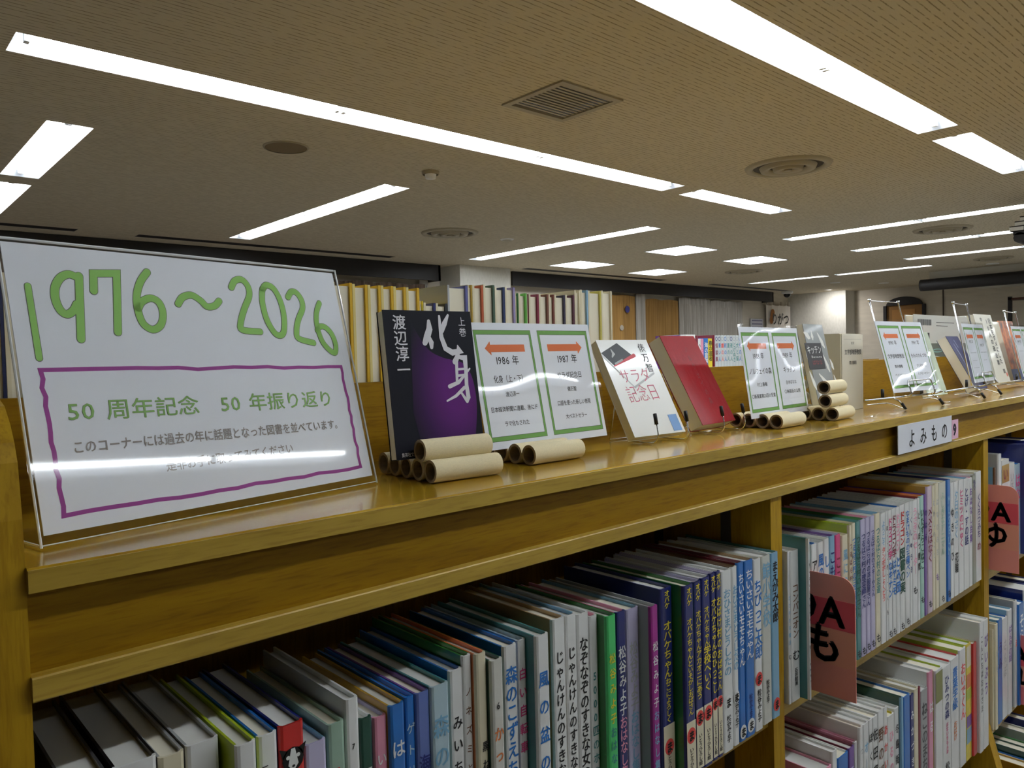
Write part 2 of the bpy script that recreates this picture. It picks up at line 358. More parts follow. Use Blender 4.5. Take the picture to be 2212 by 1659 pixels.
for p, q in (((-.03, -.03), (a+.03, .0)), ((-.03, b), (a+.03, b+.03)), ((-.03, 0), (0, b)), ((a, 0), (a+.03, b))): f.box((p[0], p[1], -.008), (q[0], q[1], .004))
f.build('frame', M_METAL, t); MB().box((0, 0, .03), (a, b, .034)).build('backing', M_METALD, t)
for k in range(12):
    yy = .006+k*(b-.012)/12; MB().box((0, yy, -.003), (a, yy+.013, .0)).build('slat', M_METAL, t)
for (x, y, lab) in ((12.2, 5.6, 'pale ceiling downlight near the lit pilaster'), (11.6, 3.2, 'pale ceiling downlight above the dark beam'), (13.1, 5.2, 'pale ceiling downlight deepest in the room')):
    t = thing('ceiling_downlight', lab, 'downlight', (x, y, CEIL)); MB().lathe([(.08, 0), (.075, -.008), (.06, -.008)], seg=24).build('rim', M_WHITE, t, True); MB().lathe([(.06, -.006), (.001, -.002)], seg=24).build('lens', mat((235, 235, 225), .4), t)
t = thing('downlight_spot', 'recessed spot washing the white pilaster', 'downlight', (13.45, 6.3, CEIL)); MB().lathe([(.07, 0), (.065, -.006), (.05, -.006)], seg=24).build('rim', M_WHITE, t, True)
ld = bpy.data.lights.new('spot_lamp', 'SPOT'); ld.energy = 20; ld.spot_size = 2.7; ld.spot_blend = 1.0; ld.shadow_soft_size = .05; ld.color = (1, .97, .95)
lo = bpy.data.objects.new('spot_lamp', ld); C.objects.link(lo); lo.parent = t; lo.location = (0, 0, -.02); lo.rotation_euler = (0, math.radians(-30), 0)
t = thing('security_camera', 'dark dome security camera on the far ceiling', 'security camera', (13.1, 6.9, CEIL))
MB().lathe([(.1, 0), (.1, -.035), (.07, -.045)], seg=24).build('base', M_WHITE, t, True); MB().lathe([(.065, -.045), (.06, -.08), (.035, -.105), (.001, -.112)], seg=24).build('dome', mat((18, 16, 16), .1), t, True)

# ------------------------------------------------------------------ far wall: curtains, notices
def cloth_mat(name, col, col2, sc):
    mt, nt, b = node_mat(name); L = nt.links.new
    tc = nt.nodes.new('ShaderNodeTexCoord'); mp = nt.nodes.new('ShaderNodeMapping'); mp.inputs['Scale'].default_value = (sc, sc, .4); L(tc.outputs['Object'], mp.inputs[0])
    n = nt.nodes.new('ShaderNodeTexNoise'); n.inputs['Scale'].default_value = 3; n.inputs['Detail'].default_value = 4; L(mp.outputs[0], n.inputs[0])
    r = ramp(nt, [(.35, col), (.65, col2)]); L(n.outputs['Fac'], r.inputs[0]); L(r.outputs[0], b.inputs['Base Color']); b.inputs['Roughness'].default_value = .95
    return mt
M_CUR = cloth_mat('curtain_grey', (158, 152, 142), (188, 182, 172), 18); M_CUR2 = cloth_mat('curtain_ochre', (140, 104, 52), (172, 132, 72), 30); M_CUR3 = cloth_mat('curtain_brown', (92, 76, 64), (116, 98, 84), 18)
def curtain(x0, x1, top, mt, lab, y=7.24, pl=.11, amp=.022):
    n = max(8, int((x1-x0)/pl*8)); mb = MB(); zs = [.15, top-.14, top-.1, top]
    for i in range(n+1):
        x = x0+(x1-x0)*i/n; ph = (x-x0)/pl*2*math.pi
        for k, z in enumerate(zs):
            sc = 1 if k < 2 else .55
            zz = z+(0.018*abs(math.sin((x-x0)/.42*math.pi))-.018 if k == 3 else 0)
            mb.v.append((x, y+amp*sc*math.sin(ph)+.3*amp*math.sin(ph*.37), zz))
    for i in range(n):
        for k in range(3): a = i*4+k; mb.f.append((a, a+4, a+5, a+1))
    o = mb.build('curtain', mt, None, True); return tag(o, lab, 'curtain', 'curtains on the back wall')
def cx(px, py=690): return ony(px, py, 7.24).x
ZT = ony(1500, 646, 7.24).z
curtain(2.9, 5.25, ony(800, 607, 7.24).z, M_CUR3, 'brown gathered curtain above the yellow book row')
curtain(-1.2, 2.85, ony(760, 604, 7.24).z, M_CUR3, 'brown gathered curtain hidden behind the green date sign')
c1 = curtain(cx(1290), cx(1372), ZT-.0, M_CUR2, 'ochre curtain panel with round blue patch', pl=.3, amp=.01)
curtain(cx(1374), cx(1396), ZT+.03, M_CUR, 'narrow grey curtain between two ochre panels')
curtain(cx(1396.5), cx(1467), ZT-.03, M_CUR2, 'plain ochre curtain panel above the white display book', pl=.3, amp=.01, y=7.26)
curtain(cx(1467.5), cx(1535), ZT+.02, M_CUR, 'grey pleated curtain right of the plain ochre panel')
curtain(cx(1535.5), cx(1606), ZT+.0, M_CUR, 'grey pleated curtain at the right end of window')
p = ony(1357, 668, 7.2); o = MB().lathe([(.052, 0), (.05, .004), (.001, .004)], seg=24).build('patch', mat((60, 60, 120), .8), None); o.rotation_euler = (math.pi/2, 0, 0); o.location = (p.x, 7.215, p.z); o.parent = c1; 
p = ony(1345, 708, 7.2); o = MB().lathe([(.042, 0), (.04, .004), (.001, .004)], seg=24).build('patch', mat((175, 165, 150), .8), None); o.rotation_euler = (math.pi/2, 0, 0); o.location = (p.x, 7.215, p.z); o.parent = c1
# hanging scroll on the back wall right of the curtains
p0 = ony(1655, 657, 7.25); p1 = ony(1706, 657, 7.25); p2 = ony(1680, 760, 7.25)
t = thing('wall_hanging', 'white cloth wall hanging with black hand lettering beside curtains', 'wall hanging', (p0.x, 7.25, p2.z)); W = p1.x-p0.x; H = p0.z-p2.z
mb = MB(); n = 24
for i in range(n+1):
    x = W*i/n; mb.v += [(x, .01*math.sin(i), 0), (x, .01*math.sin(i), H-.02*math.sin(abs(math.sin(i/n*math.pi*3.5))*1.5))]
mb.f = [(2*i, 2*i+2, 2*i+3, 2*i+1) for i in range(n)]; mb.build('cloth', mat((232, 226, 218), .9), t)
for i in range(4): MB().tube([(W*(.04+.3*i), 0, H-.01), (W*(.04+.3*i), 0, H+.06)], .022, 8).build('hanging_loop', mat((190, 180, 165), .9), t)
mb = MB(); hline(mb, 'りがつ', (W*.16, H-.36), (W*.9, H-.36), .24, -.03, .02); hline(mb, '1月は日水土', (W*.1, H-.58), (W*.92, H-.58), .12, -.03, .01); hline(mb, 'はつもうで', (W*.2, H-.83), (W*.95, H-.83), .17, -.03, .02); mb.build('lettering', M_RUB, t)
MB().ribbon([(W*.16, H-.3), (W*.22, H-.15)], .13, -.025).build('picture', mat((150, 95, 40), .8), t)
p0 = ony(1625, 688, 7.25); p1 = ony(1652, 700, 7.25)
t = thing('wall_calendar', 'small pale paper calendar on wall left of hanging', 'calendar', (p0.x, 7.28, p1.z-.3))
MB().box((0, 0, 0), (p1.x-p0.x, .01, p0.z-p1.z+.3)).build('sheet', mat((205, 205, 215), .8), t); mb = MB()
for k in range(6): mb.box((.04, -.004, .05+k*.06), (p1.x-p0.x-.04, 0, .07+k*.06))
mb.build('printed_rows', mat((120, 120, 150), .8), t)
p0 = ony(918, 605, 7.25); t = thing('wall_notice', 'narrow white notice on dark wall left of column', 'notice', (p0.x-.05, 7.29, p0.z-.32))
MB().box((0, 0, 0), (.12, .01, .32)).build('sheet', mat((200, 198, 195), .8), t); mb = MB(); vline(mb, '川内', .06, .28, .06, .09, -.003); mb.build('lettering', M_RUB, t)
# arched notice board on the right wall
a = onx(2002, 690, XR); b = onx(1912, 690, XR); top = onx(1955, 641, XR).z; W = b.y-a.y; z0 = a.z-.5; sh = onx(1912, 662, XR).z
t = thing('notice_board', 'dark framed notice board with arched black top', 'notice board', (XR-.03, a.y, z0))
pl_ = [(0, 0, sh-z0)]+[(0, W/2-W/2*math.cos(math.pi*k/16)*.86, sh-z0+(top-sh)*math.sin(math.pi*k/16)) for k in range(17)]+[(0, W, sh-z0)]
MB().extr(pl_, (-.05, 0, 0)).build('arched_top', M_DARK, t)
f = MB().box((-.05, 0, 0), (0, .05, sh-z0)).box((-.05, W-.05, 0), (0, W, sh-z0)); f.build('frame', M_DARK, t)
MB().box((-.01, .05, 0), (0, W-.05, sh-z0)).build('cork', mat((150, 112, 66), .9), t)
MB().box((-.016, W*.25, (sh-z0)*.15), (-.01, W*.8, (sh-z0)*.9)).build('poster', mat((176, 128, 70), .8), t)
# shelf frame far right
t = thing('display_rack', 'dark far display rack at the right edge', 'rack', (13.6, 3.0, 0))
for y in (0, .5): MB().box((0, y, 0), (.05, y+.05, 2.2)).build('post', M_DARK, t)
for z in (.6, 1.2, 1.7, 2.15): MB().box((0, 0, z), (.3, .55, z+.03)).build('shelf', mat((84, 48, 32), .6), t)
# little shingled roof at the right edge
g = onx(2180, 500, 6.6)
t = thing('miniature_roof', 'grey shingled miniature roof on a post at right edge', 'model roof', (g.x, g.y-.80, 0))
zb_ = g.z; M_SH = mat((225, 222, 212), .8); M_SHD = mat((60, 56, 52), .9)
MB().box((.02, .02, zb_-.03), (.5, .78, zb_)).build('eaves', M_DARK, t)
for k in range(12):
    s0 = k/12; x0_, y0_, y1_ = .26*s0, .05+.34*s0, .8-.34*s0
    nsh = 8
    for q in range(nsh):
        ya = y0_+(y1_-y0_)*q/nsh; yb = y0_+(y1_-y0_)*(q+1)/nsh-.004
        MB().box((x0_-.01, ya, zb_+.036*k), (x0_+.02, yb, zb_+.036*k+.026)).build('shingle', M_SH, t)
    MB().box((x0_+.005, y0_, zb_+.036*k), (.52-x0_, y1_, zb_+.036*k+.036)).build('roof_core', M_SHD, t)
MB().box((.2, .2, 0), (.3, .5, zb_)).build('post', mat((90, 70, 50), .7), t)
for y in (.2, .32, .44): MB().tube([(.02, y+.3, zb_-.05), (.4, y+.3, zb_-.05)], .04, 10).build('rafter', M_DARK, t)

# ------------------------------------------------------------------ bookcases
YS = .5333; ZB = ZC-.1181                 # front edge and top of the board
YP = .79; ZPT = ZC-.0226                  # divider panel on the board
X0, U1, U2 = .087, (.965, .995), (1.876, 1.908)
UPR = [U1, U2, (2.79, 2.82), (3.70, 3.73)]
XE = 4.62
Z_RT, Z_RB = ZC-.185, ZC-.2003
S1T, S1B = ZC-.4995, ZC-.5245
S2T, S2B = ZC-.858, ZC-.883
S3T, S3B = ZC-1.22, ZC-1.245
case = thing('bookcase', 'long honey oak double-sided bookcase in the foreground', 'bookcase', (0, 0, 0))
MB().bbox((X0, YS, ZB-.0152), (XE, 1.06, ZB), .0015).build('top_board', M_BOARD, case)
MB().box((X0, YS-.0015, ZB-.0150), (XE, YS-.0001, ZB-.0012)).build('front_lip', M_EDGE, case)
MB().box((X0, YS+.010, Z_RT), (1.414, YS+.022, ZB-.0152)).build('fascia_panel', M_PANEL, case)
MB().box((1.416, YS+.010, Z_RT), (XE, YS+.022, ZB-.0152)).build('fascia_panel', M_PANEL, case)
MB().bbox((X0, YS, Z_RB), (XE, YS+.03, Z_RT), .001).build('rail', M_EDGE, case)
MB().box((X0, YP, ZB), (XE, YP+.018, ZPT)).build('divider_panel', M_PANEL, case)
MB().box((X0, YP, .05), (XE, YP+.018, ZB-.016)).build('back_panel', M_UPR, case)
def upright(x0, x1, par):
    f = YS+.004; pr = [(f, Z_RB), (f, ZC-.84), (.462, ZC-1.12), (.462, .04), (.785, .04), (.785, Z_RB)]
    return MB().extr([(x0, y, z) for y, z in pr], (x1-x0, 0, 0)).build('upright', M_UPR, par)
for a, b in UPR:
    u = upright(a, b, case)
    for yy in (.60, .72):       # slotted shelf tracks on both faces
        for sx in (a-.0015, b):
            MB().box((sx, yy, .1), (sx+.0015, yy+.016, Z_RB-.003)).build('shelf_track', mat((88, 84, 74), .5, 0, .6), u)
for (xa, xb) in zip([X0]+[q[1] for q in UPR], [q[0] for q in UPR]+[XE]):
    for (zt, zb2, yf) in ((S1T, S1B, YS+.012), (S2T, S2B, YS+.01), (S3T, S3B, .47)):
        MB().bbox((xa+.001, yf, zb2), (xb-.001, YP-.002, zt), .001).build('shelf', M_BOARD if zt != S1T else M_EDGE, case)
# end panel with rounded front corner
pr = [(.5375, .03), (.5375, ZC-.133), (.541, ZC-.089), (.548, ZC-.055), (.556, ZC-.043), (.566, ZC-.033), (.584, ZC-.0215), (.605, ZC-.0165), (.63, ZC-.0155), (1.0, ZC-.0155), (1.03, ZC-.03), (1.055, ZC-.06), (1.06, .03)]
MB().extr([(X0-.034, y, z) for y, z in pr], (.034, 0, 0)).build('end_panel', M_UPR, case)
MB().box((XE, YS, .03), (XE+.03, 1.06, ZC-.02)).build('end_panel', M_UPR, case)
MB().box((X0, 1.02, .05), (XE, 1.03, ZB-.2)).build('rear_shelving', M_UPR, case)
# shelf sign on the fascia
a, b = ony(1938, 921, YS+.001), ony(2052, 953, YS+.001)
t = thing('shelf_sign', 'white paper shelf sign with black hiragana on the fascia', 'sign', (1.39, YS-.0035, ZC-.1835))
W, H = 1.657-1.39, .051
MB().box((0, 0, 0), (W, .0012, H)).build('card', mat((215, 218, 224), .6), t)
mb = MB()
for k, c in enumerate('よみもの'): put(mb, c, W*(.17+.205*k), .011, .033, .036, -.0004, .01)
mb.build('lettering', M_RUB, t)
t = thing('number_sign', 'small pink number card right of the white shelf sign', 'sign', (1.6575, YS-.0038, ZC-.180))
MB().box((0, 0, 0), (.036, .0012, .038)).build('card', mat((226, 178, 200), .6), t); mb = MB(); put(mb, '9', .005, .008, .037, .031, -.0004, .05); mb.build('lettering', mat((28, 14, 40), .6), t)

# ------------------------------------------------------------------ books on the shelves
def book_parts(t, th, h, d, spine, side, texts, sticker=None, pages=M_PAGES, coat=.8, far=None):
    """upright book, spine on local y = 0 facing -y, thickness along x"""
    bt = .0018; r = min(.0028, th*.22); sm = mat(spine, .35, coat)
    po = [(0, .004), (0, r), (r*.3, r*.3), (r, 0), (th-r, 0), (th-r*.3, r*.3), (th, r), (th, .004)]
    pi_ = [(bt, .004), (bt, r+bt*.5), (r*.3+bt, r*.3+bt), (r+bt*.3, bt), (th-r-bt*.3, bt), (th-r*.3-bt, r*.3+bt), (th-bt, r+bt*.5), (th-bt, .004)]
    n = len(po); mb = MB(); mb.v = [(x, y, z) for z in (0, h) for x, y in po]+[(x, y, z) for z in (0, h) for x, y in pi_]
    for i in range(n-1):
        mb.f += [(i, i+1, n+i+1, n+i), (2*n+i, 3*n+i, 3*n+i+1, 2*n+i+1), (n+i, n+i+1, 3*n+i+1, 3*n+i), (i, 2*n+i, 2*n+i+1, i+1)]
    mb.build('spine', sm, t)
    MB().box((0, .004, 0), (bt, d, h)).build('cover', mat(side, .35, coat), t)
    MB().box((th-bt, .004, 0), (th, d, h)).build('cover', mat(far or side, .35, coat), t)
    MB().box((bt, bt+.002, .003), (th-bt, d-.003, h-.0035)).build('pages', pages, t)
    by = {}
    for tx in texts:
        s, col, f0, f1 = tx[:4]
        if s == '#':
            MB().quad((.0006, -.0002, h*(1-f1)), (th-.0006, -.0002, h*(1-f1)), (th-.0006, -.0002, h*(1-f0)), (.0006, -.0002, h*(1-f0))).build('spine_panel', mat(col, .35, coat), t); continue
        k = tx[4] if len(tx) > 4 else .82; xo = tx[5] if len(tx) > 5 else .5; bold = tx[6] if len(tx) > 6 else .016
        mb = by.setdefault(col, MB()); step = h*(f1-f0)/max(1, len(s)); size = min(step*1.08, th*k*1.3); xs_ = min(th*k*1.1, size*1.3)
        vline(mb, s, th*xo, h*(1-f0), h*(1-f1), size, -.0004, bold, xs_)
    for col, mb in by.items():
        if mb.v: mb.build('lettering', mat(col, .5), t)
    if sticker:
        ch, col, fz = sticker; rr = min(.0085, th*.62)
        rx = min(rr, th*.5-.0002)
        o = MB().quad(*[(th/2+rx*math.cos(k*math.pi/9), -.0003, h*fz+rr*1.1*math.sin(k*math.pi/9)) for k in range(18)]).build('sticker', mat(col, .5), t)
        mb = MB(); put(mb, ch, th/2-rr*.72, h*fz-rr*.62, rr*1.45, rr*1.6, -.0007, .03); mb.build('lettering', M_RUB, o)
def shelf_row(rows, zbot, where, ybase=.531, xmin=0, xmax=99, depth=.15, group=None):
    prev = xmin; n = 0
    for row in rows:
        pl, pr_, top, off, spine, side, texts = row[:7]; st = row[7] if len(row) > 7 else None; look = row[8] if len(row) > 8 else None; dp = row[9] if len(row) > 9 else depth
        y = ybase-off; a, b = ony(pl, top, y), ony(pr_, top, y)
        x0 = max(a.x, prev+.0003); x1 = min(max(b.x, x0+.004), xmax)
        if x1-x0 < .003: x0 = x1-.004
        h = max(.1, (a.z+b.z)/2-zbot); n += 1
        if look is None:
            look = '%s book' % (spine if isinstance(spine, str) else 'pale')
            if texts: look += ' with %s spine lettering' % next((q[1] for q in texts if q[0] != '#'), 'plain')
        dog = 'dog face' in look
        t = thing('book', '%s, %s from left on %s' % (look, ordn(n), where), 'book', (x0, y, zbot+.0005), (0, 0, 0), group)
        book_parts(t, x1-x0, h, dp+off*.3, spine, side, texts, st, M_WHITEPAGES if n % 3 else M_PAGES)
        if dog:
            c_ = (x1-x0)/2; zz = h-.026
            f_ = MB().quad(*[(c_+.0085*math.cos(k*.5236), -.0004, zz+.009*math.sin(k*.5236)) for k in range(12)]).quad((c_-.0105, -.0004, zz+.010), (c_-.004, -.0004, zz+.007), (c_-.008, -.0004, zz+.001)).quad((c_+.0105, -.0004, zz+.010), (c_+.004, -.0004, zz+.007), (c_+.008, -.0004, zz+.001)).build('dog_head', M_RUB, t)
            MB().quad((c_-.0015, -.0006, zz+.008), (c_+.0015, -.0006, zz+.008), (c_+.004, -.0006, zz-.004), (c_, -.0006, zz-.009), (c_-.004, -.0006, zz-.004)).build('muzzle', mat('white', .5), f_)
            for sx in (-.004, .004): MB().quad(*[(c_+sx+.0016*math.cos(k*.785), -.0006, zz+.002+.0016*math.sin(k*.785)) for k in range(8)]).build('eye', mat('white', .5), f_)
            MB().quad(*[(c_+.0013*math.cos(k*.785), -.0008, zz-.005+.001*math.sin(k*.785)) for k in range(8)]).build('nose', M_RUB, f_)
        prev = x1
MA = ('ま', 'coral', .13); MAW = ('ま', 'white', .1)
B1 = [
 (140, 236, 1690, 0, 'grey', 'darkgrey', []), (245, 340, 1648, 0, 'white', 'black', []), (343, 400, 1632, 0, 'cream', 'grey', []),
 (402, 474, 1604, 0, 'white', 'grey', [('ほしの', 'teal', .09, .5)]),
 (510, 555, 1608, .022, 'white', 'lime', [('こわいストーリー', 'black', .06, .8, .5, .3, 0)], None, 'white book with lime cover'), (557, 600, 1588, .004, 'white', 'blue', [('こわいストーリー', 'black', .06, .8, .5, .3, 0)]),
 (603, 657, 1565, .004, 'red', 'navy', [('探検犬', 'yellow', .24, .6)], None, 'red book with dog face'), (659, 706, 1605, .004, 'lavender', 'skyblue', []),
 (708, 745, 1563, .002, 'sage', 'sage', [('みんなの', 'red', .12, .62)]), (746, 775, 1510, 0, 'white', 'white', [('森ねこの', 'green', .22, .7), ('7', 'black', .14, .18, .4)]),
 (777, 804, 1552, 0, 'darkgreen', 'white', [('にひきの', 'white', .14, .65)]), (808, 836, 1549, 0, 'pink', 'lavender', [('いたずら', 'white', .1, .6, .7)]),
 (837, 874.5, 1524, .004, 'blue', 'ochre', [('はらっぱ', 'white', .1, .62)]), (875, 895, 1506, .002, 'blue', 'blue', [('ゲトリンゲルさんの', 'paleblue', .08, .8)]),
 (896, 928, 1497, .004, (95, 115, 180), 'purple', [('海辺の町', 'navy', .2, .75)], None, 'violet-blue book with navy lettering'), (929, 970, 1481, .006, 'paleblue', 'teal', [('森のおはなし', 'skyblue', .1, .8)]),
 (971, 999.6, 1448, 0, 'white', 'blue', [('みいちゃんとたから', 'black', .16, .95, .7)]), (1000, 1018, 1417, 0, 'white', 'green', [('ノネズミと風のうた', 'brown', .1, .75, .7), ('松', 'black', .86, .92, .5)]),
 (1020, 1051, 1414, .006, 'cream', 'orange', [('黒ねこミーシャの歌', 'black', .32, .95, .6, .7)], None, 'cream and orange book with black cat title'), (1061, 1087, 1426, .012, (205, 205, 196), 'darkgreen', [('かっぱの虫かご', 'orange', .25, .85, .75), ('6', 'black', .16, .2, .5)], None, 'pale grey book with orange lettering'),
 (1088, 1117, 1395, .004, 'white', 'blue', [('森のこずえちゃん', 'blue', .08, .68)]), (1118, 1136, 1383, 0, 'white', 'paleblue', [('白い自転車、おいかけて', 'hotpink', .1, .93, .85)]),
 (1149, 1186, 1374, .014, 'white', 'teal', [('風の盆の町', 'blue', .12, .68, .75)]),
 (1193, 1220.6, 1337, .004, 'white', 'tan', [('じゃんけんのすきな女の子', 'black', .13, .82, .6)], None, 'white book with tan cover and black lettering'), (1221, 1245, 1329, .002, 'white', 'skyblue', [('じゃんけんのすきな女の子', 'black', .13, .82, .65)]),
 (1246, 1272, 1326, .002, 'white', 'white', [('なぞなぞのすきな女の子', 'black', .1, .78, .68)]), (1273, 1291, 1331, 0, 'white', 'pink', [('5000匹のホタル', 'teal', .24, .8, .7)]),
 (1304, 1331, 1332, .012, 'brightgreen', 'green', [('松谷みよ子', 'yellow', .16, .5, .6), ('おはなし集', 'teal', .5, .8, .6), ('2', 'hotpink', .84, .9, .5)]), (1332, 1352, 1322, .002, 'navy', 'pink', [('松谷みよ子', 'white', .16, .5, .75), ('おはなし集', 'pink', .5, .8, .75), ('3', 'pink', .84, .9, .6)], ('ま', 'coral', .03)),
 (1353, 1380, 1315, .002, 'lavender', 'skyblue', [('松谷みよ子', 'grey', .16, .5, .6), ('おはなし集', 'skyblue', .5, .8, .6), ('4', 'coral', .84, .9, .5)]),
 (1397, 1422, 1312, .018, 'magenta', 'grey', [('松谷みよ子', 'white', .16, .5, .65), ('おはなし集', 'skyblue', .5, .8, .65), ('5', 'pink', .84, .9, .5)], ('ま', 'coral', .03)),
 (1427, 1452, 1271, .004, 'navy', 'navy', [('#', 'cream', .67, .985), ('いとうひろし絵', 'black', .80, .97, .5), ('オバケ', 'yellow', .01, .1, .95, .5, .03), ('オバケちゃん', 'yellow', .16, .44, .8, .5, .018), ('ねこによろしく', 'yellow', .44, .66, .8, .5, .018)], ('ま', 'coral', .22), 'navy book with bold yellow title'),
 (1477, 1498, 1265, .018, 'navy', 'green', [('#', 'cream', .67, .985), ('いとうひろし絵', 'black', .80, .97, .5), ('オバケ', 'yellow', .01, .1, .95, .5, .03), ('オバケちゃんと', 'yellow', .16, .4, .8, .5, .018), ('いそがしおばさん', 'yellow', .4, .64, .8, .5, .018)], ('ま', 'coral', .26), 'navy book with a broad green cover side'),
 (1498.5, 1515, 1257, .004, 'navy', 'lavender', [('#', 'cream', .67, .985), ('いとうひろし絵', 'black', .80, .97, .5), ('オバケ', 'yellow', .01, .1, .95, .5, .03), ('オバケちゃん', 'yellow', .15, .36, .85, .5, .018), ('アカオニにあう', 'yellow', .36, .62, .85, .5, .018)], ('ま', 'coral', .28), 'navy book with narrow yellow title'),
 (1515.5, 1534, 1248, .004, 'navy', 'white', [('#', 'cream', .67, .985), ('いとうひろし絵', 'black', .80, .97, .5), ('オバケ', 'yellow', .01, .1, .95, .5, .03), ('オバケちゃん', 'yellow', .15, .36, .85, .5, .018), ('学校へいく', 'yellow', .36, .6, .85, .5, .018)], ('ま', 'coral', .28), 'navy book with yellow title'), 
 (1534.5, 1545.5, 1240, .003, 'navy', 'lavender', [('#', 'cream', .67, .985), ('いとうひろし絵', 'black', .80, .97, .5), ('オバケ', 'yellow', .01, .1, .95, .5, .03), ('オバケちゃんのひっこし', 'yellow', .13, .64, .9, .5, .018)], ('ま', 'coral', .3), 'thin navy book with yellow title'), (1546, 1556.6, 1235, .003, 'navy', 'white', [('#', 'cream', .67, .985), ('いとうひろし絵', 'black', .80, .97, .5), ('オバケ', 'yellow', .01, .1, .95, .5, .03), ('おばけ村のおばさん', 'yellow', .13, .64, .9, .5, .018)], ('ま', 'coral', .3), 'thin navy book with small yellow title'),
 (1558, 1580, 1233, .003, 'white', 'white', [('おひさまどうしたの', 'skyblue', .1, .58, .75), ('松谷みよ子', 'black', .8, .95, .4)], ('ま', 'white', .27)), (1580.5, 1592.7, 1225, .002, 'white', 'brown', [('おひさまどうしたの', 'skyblue', .1, .58, .85), ('松谷みよ子', 'black', .72, .9, .6)], ('ま', 'white', .27)),
 (1593, 1607, 1216, .002, 'blue', 'maroon', [('ちいさいモモちゃん', 'white', .06, .58, .85)], ('ま', 'white', .05)), (1607.5, 1627, 1211, .002, 'blue', 'tan', [('ちいさいモモちゃん', 'white', .05, .56, .8), ('松谷みよ子', 'navy', .76, .9, .4)], ('ま', 'white', .06)),
 (1627.5, 1644, 1208, .002, 'white', 'white', [('ちびっこ太郎', 'blue', .12, .58, .95, .5, .014), ('松谷みよ子', 'black', .76, .95, .5)], ('ま', 'coral', .3)), (1644.5, 1664.5, 1201, 0, (198, 200, 190), 'white', [('鯨小学校', 'skyblue', .04, .42, .8), ('松谷みよ子', 'black', .74, .88, .4)], None, 'pale grey book with blue lettering'),
 (1665, 1688, 1193, 0, 'skyblue', 'teal', [('まえがみ太郎', 'black', .05, .42, .75)], ('ま', 'coral', .08)),
]
shelf_row(B1, S1T, "the first bay's shelf", ybase=.525, xmin=X0+.001, xmax=U1[0]-.003, group='books on the first bay shelf')
MO = None
